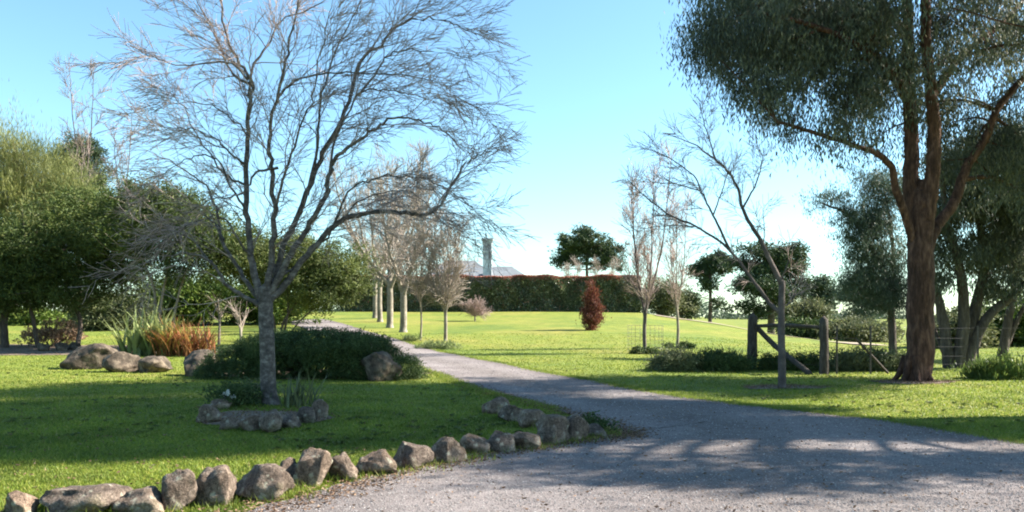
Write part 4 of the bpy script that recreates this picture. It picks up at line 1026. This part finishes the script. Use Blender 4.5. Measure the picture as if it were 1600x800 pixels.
FY = 24.6
def bush(lab, cl, n, mat, leaf=(.1, .03), name='bush', grp='bushes along the fence', sub_r=.18, stems=10, mode='out'):
    c = cl[0][0]; b_ = (c[0], c[1], tz(c[0], c[1]))
    return shrub(name, lab, 'bush', cl, n, leaf, mat, b_, stems, sub_r=sub_r, per=32, group=grp, mode=mode)
bush('grey-green rounded bush at the left end of the fence bushes', [px_clump(1060, 566, FY, 38, 18, .6), px_clump(1040, 572, FY, 24, 12, .5)], 9000, M['greygreen'])
bush('dark green low bush left of the thick timber post', [px_clump(1118, 568, FY, 34, 18, .6), px_clump(1145, 570, FY, 24, 15, .5)], 9000, M['mound'])
bush('dark ragged bush at the foot of the braced posts', [px_clump(1205, 570, FY + .6, 36, 15, .5), px_clump(1240, 572, FY + .6, 30, 15, .5), px_clump(1270, 570, FY + .6, 22, 15, .4)], 9000, M['mound'])
bush('long low dark bush strip between the second post and the gum', [px_clump(1320, 566, FY + .3, 34, 17, .5), px_clump(1365, 564, FY + .3, 34, 17, .5), px_clump(1400, 566, FY + .3, 26, 15, .5)], 12000, M['greygreen'])
q = hit(1560, 592)
bush('loose light green bush on the grass at the right edge', [((q.x, q.y, q.z + .25), (.75, .5, .28)), ((q.x - .4, q.y, q.z + .15), (.4, .4, .2))], 6000, M['brightleaf'], (.12, .03), mode='up')

# dead strappy leaves beside the first post
p = fp[0]; straps('strap_plant', (p.x - .45, p.y - .3, p.z), 26, .75, .04, M['greygreen'], label='ragged strap-leaved plant at the foot of the thick timber post', cat='plant')

# background bushes
def farbush(lab, px, py, Y, rx, ry, mat, n=9000, leaf=(.3, .1), name='background_bush', extra=()):
    cl = [px_clump(px, py, Y, rx, ry, rx * Y / F * .7)] + [px_clump(*e_) for e_ in extra]
    g = onground(px, Y)
    t = thing(name, lab, 'bush', tuple(g), 'bushes in the background')
    f, sub, idx = foliage('foliage', cl, n, leaf, mat, t, .5, 40, 'out', .45)
    tubes('stem', [limb([(g.x, g.y, g.z - .1), (sub[i] + np.array(g)) / 2, sub[i]], .06, .02, 3) for i in RNG.integers(0, len(sub), 14)], M['darkbark'], t)
farbush('grey-olive bush beyond the fence behind the small bare tree', 1258, 490, 70, 32, 14, M['oliveleaf'])
farbush('dark low bush under the grey-olive one beyond the fence', 1258, 514, 62, 34, 9, M['mound'], 7000)
farbush('dull grey-brown bush at the right end of the hedge', 1035, 465, 86, 36, 26, M['oliveleaf'], 9000)
farbush('dark bush right of the grey-brown bush', 1072, 476, 88, 20, 18, M['pineleaf'], 6000)
farbush('olive bush seen between the gum and the fence pickets', 1340, 520, 60, 60, 16, M['oliveleaf'], 9000)
farbush('olive bush behind the multi-trunked tree', 1490, 525, 44, 50, 30, M['oliveleaf'], 12000)
farbush('tall olive bush behind the forked tree at right', 1590, 510, 46, 60, 40, M['shrubleaf'], 14000)
farbush('sunlit green bush beneath the spreading tree at left', 45, 505, 58, 60, 22, M['shrubleaf'], 10000)
farbush('green bush behind the pale multi-stem tree', 300, 470, 56, 70, 34, M['shrubleaf'], 14000)
farbush('grey-green bush behind the sword-leaved plant', 170, 490, 52, 55, 26, M['greygreen'], 12000)
farbush('dark green bush behind the grey trunk', 420, 470, 58, 70, 34, M['shrubleaf'], 14000)
farbush('dark bush between the rounded shrub and the driveway trees', 555, 460, 84, 36, 28, M['hedge'], 9000)

# ------------------------------------------------------------------ distant pines
def pine(lab, px, Y, trunk_top, cl, n, r=.35, leaf=(.5, .16), mat='pineleaf', sub=.6):
    cl = list(cl)
    for c in list(cl):
        for _ in range(3):
            a_ = RNG.uniform(0, 6.28); k_ = RNG.uniform(.3, .55)
            cl.append((c[0] + c[2] * 1.0 * math.cos(a_), c[1] + c[3] * .95 * math.sin(a_), c[2] * k_, c[3] * k_ * 1.2, .8))
    g = onground(px, Y); sc_ = lambda a, b_, rx, ry, w=1.0: px_clump(a, b_, Y + RNG.normal() * .8, rx * .88, ry * .85, rx * Y / F * .8, w)
    tree('pine_tree', lab, 'tree', g, [([(g.x, g.y, g.z - .2), tuple(at(px + 1, (trunk_top + 495) / 2, Y)), tuple(at(px, trunk_top, Y))], r, r * .4)],
         [sc_(*c) for c in cl], int(n * .62), leaf, M[mat], M['darkbark'], sub, 34, 'out', 'dark pines beyond the lawn', .3, 160, .8)
pine('dark broad-topped pine standing behind the hedge', 916, 135, 385,
     [(915, 375, 38, 14), (900, 392, 34, 15), (938, 390, 30, 16), (880, 402, 20, 12), (872, 413, 13, 6), (950, 400, 20, 13), (915, 410, 26, 10, .5), (957, 412, 16, 10, .6), (890, 380, 20, 10)], 26000, .4)
pine('flat-topped pine on a thin trunk right of the young trees', 1109, 112, 405,
     [(1115, 410, 26, 9), (1092, 420, 18, 7), (1128, 420, 16, 8), (1108, 444, 14, 7, .5), (1118, 470, 10, 8, .4), (1100, 425, 14, 8)], 12000, .28)
pine('largest dark pine group behind the small bare tree', 1205, 92, 395,
     [(1185, 390, 28, 11), (1225, 398, 30, 13), (1170, 412, 26, 13), (1205, 420, 40, 18), (1240, 420, 24, 16), (1165, 448, 22, 13), (1200, 455, 40, 22), (1235, 455, 30, 20), (1170, 480, 24, 12, .7), (1215, 482, 34, 12, .8), (1250, 400, 12, 16, .7)], 42000, .45, (.4, .13))
pine('thin sparse pine right of the largest pine group', 1283, 98, 435,
     [(1280, 445, 18, 9), (1295, 460, 15, 9), (1272, 465, 14, 10), (1288, 478, 16, 8)], 8000, .25, mat='blueleaf')
pine('bushy blue-green pine left of the wattle tree', 1352, 74, 430,
     [(1350, 440, 24, 14), (1335, 465, 22, 12), (1362, 470, 24, 16), (1345, 490, 22, 8, .7)], 10000, .25, mat='blueleaf', leaf=(.35, .1))
bare('bare_tree', 'pinkish bare twiggy tree rising just behind the hedge beneath the pine', 945, None, 104, 405, 24, .14, M['browntwig'], M['palebark'], .3, 10, RW, fork=4, fine=1.4, bl=.3)
bare('bare_tree', 'pale bare twiggy tree behind the hedge left of the pine trunk', 893, None, 106, 408, 22, .14, M['browntwig'], M['palebark'], .3, 10, RW, fork=4, fine=1.4, bl=.3)

# far treeline on the horizon
n = 26000; Xf = RNG.uniform(-600, 700, n); Yf = 520 + RNG.normal(size=n) * 15
hf = 5 + 3.2 * np.sin(Xf * .021) + 2.4 * np.sin(Xf * .057 + 2) + 1.5 * np.sin(Xf * .17)
Zf = terrain(Xf, Yf) + RNG.random(n) * np.maximum(hf, 1.5)
V, Fs = leaf_geo(np.stack([Xf, Yf, Zf], 1), rand_unit(n), 2.2, 1.3)
tl = build('treeline', V, Fs, M['blueleaf']); tl['kind'] = 'stuff'; tag(tl, 'low distant line of trees on the horizon beyond the paddock', 'treeline')

# ------------------------------------------------------------------ light, sky, camera
sd = Vector((math.sin(AZ) * math.cos(EL), math.cos(AZ) * math.cos(EL), math.sin(EL)))
sl = bpy.data.lights.new('sun', 'SUN'); sl.energy = 5.0; sl.angle = math.radians(.53); sl.color = (1.0, .93, .82)
so = bpy.data.objects.new('sun', sl); COL.objects.link(so); so.rotation_euler = sd.to_track_quat('Z', 'Y').to_euler(); so.location = (30, 10, 40)
w = bpy.data.worlds.new('World'); S.world = w; w.use_nodes = True
nt = w.node_tree; bgn = nt.nodes['Background']
sky = nt.nodes.new('ShaderNodeTexSky'); sky.sky_type = 'NISHITA'; sky.sun_disc = False
sky.sun_elevation = EL; sky.sun_rotation = AZ; sky.air_density = 1.0; sky.dust_density = .35; sky.ozone_density = 1.6
tint = mixc(nt, sky.outputs[0], (.84, 1.07, 1.08), 1.0, 'MULTIPLY')
nt.links.new(tint, bgn.inputs['Color']); bgn.inputs['Strength'].default_value = .067

cam = bpy.data.cameras.new('camera'); co = bpy.data.objects.new('camera', cam); COL.objects.link(co)
co.location = (0, 0, EYE); co.rotation_euler = (math.pi / 2, 0, 0)
cam.sensor_width = 36; cam.lens = F / 1600 * 36; cam.shift_y = (HY - 400) / 1600; cam.clip_end = 9000; cam.clip_start = .05
S.camera = co
S.view_settings.view_transform = 'Standard'; S.view_settings.look = 'None'; S.view_settings.gamma = 1; S.view_settings.use_curve_mapping = False
S.view_settings.exposure = 2.05
S.cycles.use_denoising = True; S.cycles.filter_width = 2.0; S.cycles.max_bounces = 6; S.cycles.transparent_max_bounces = 4
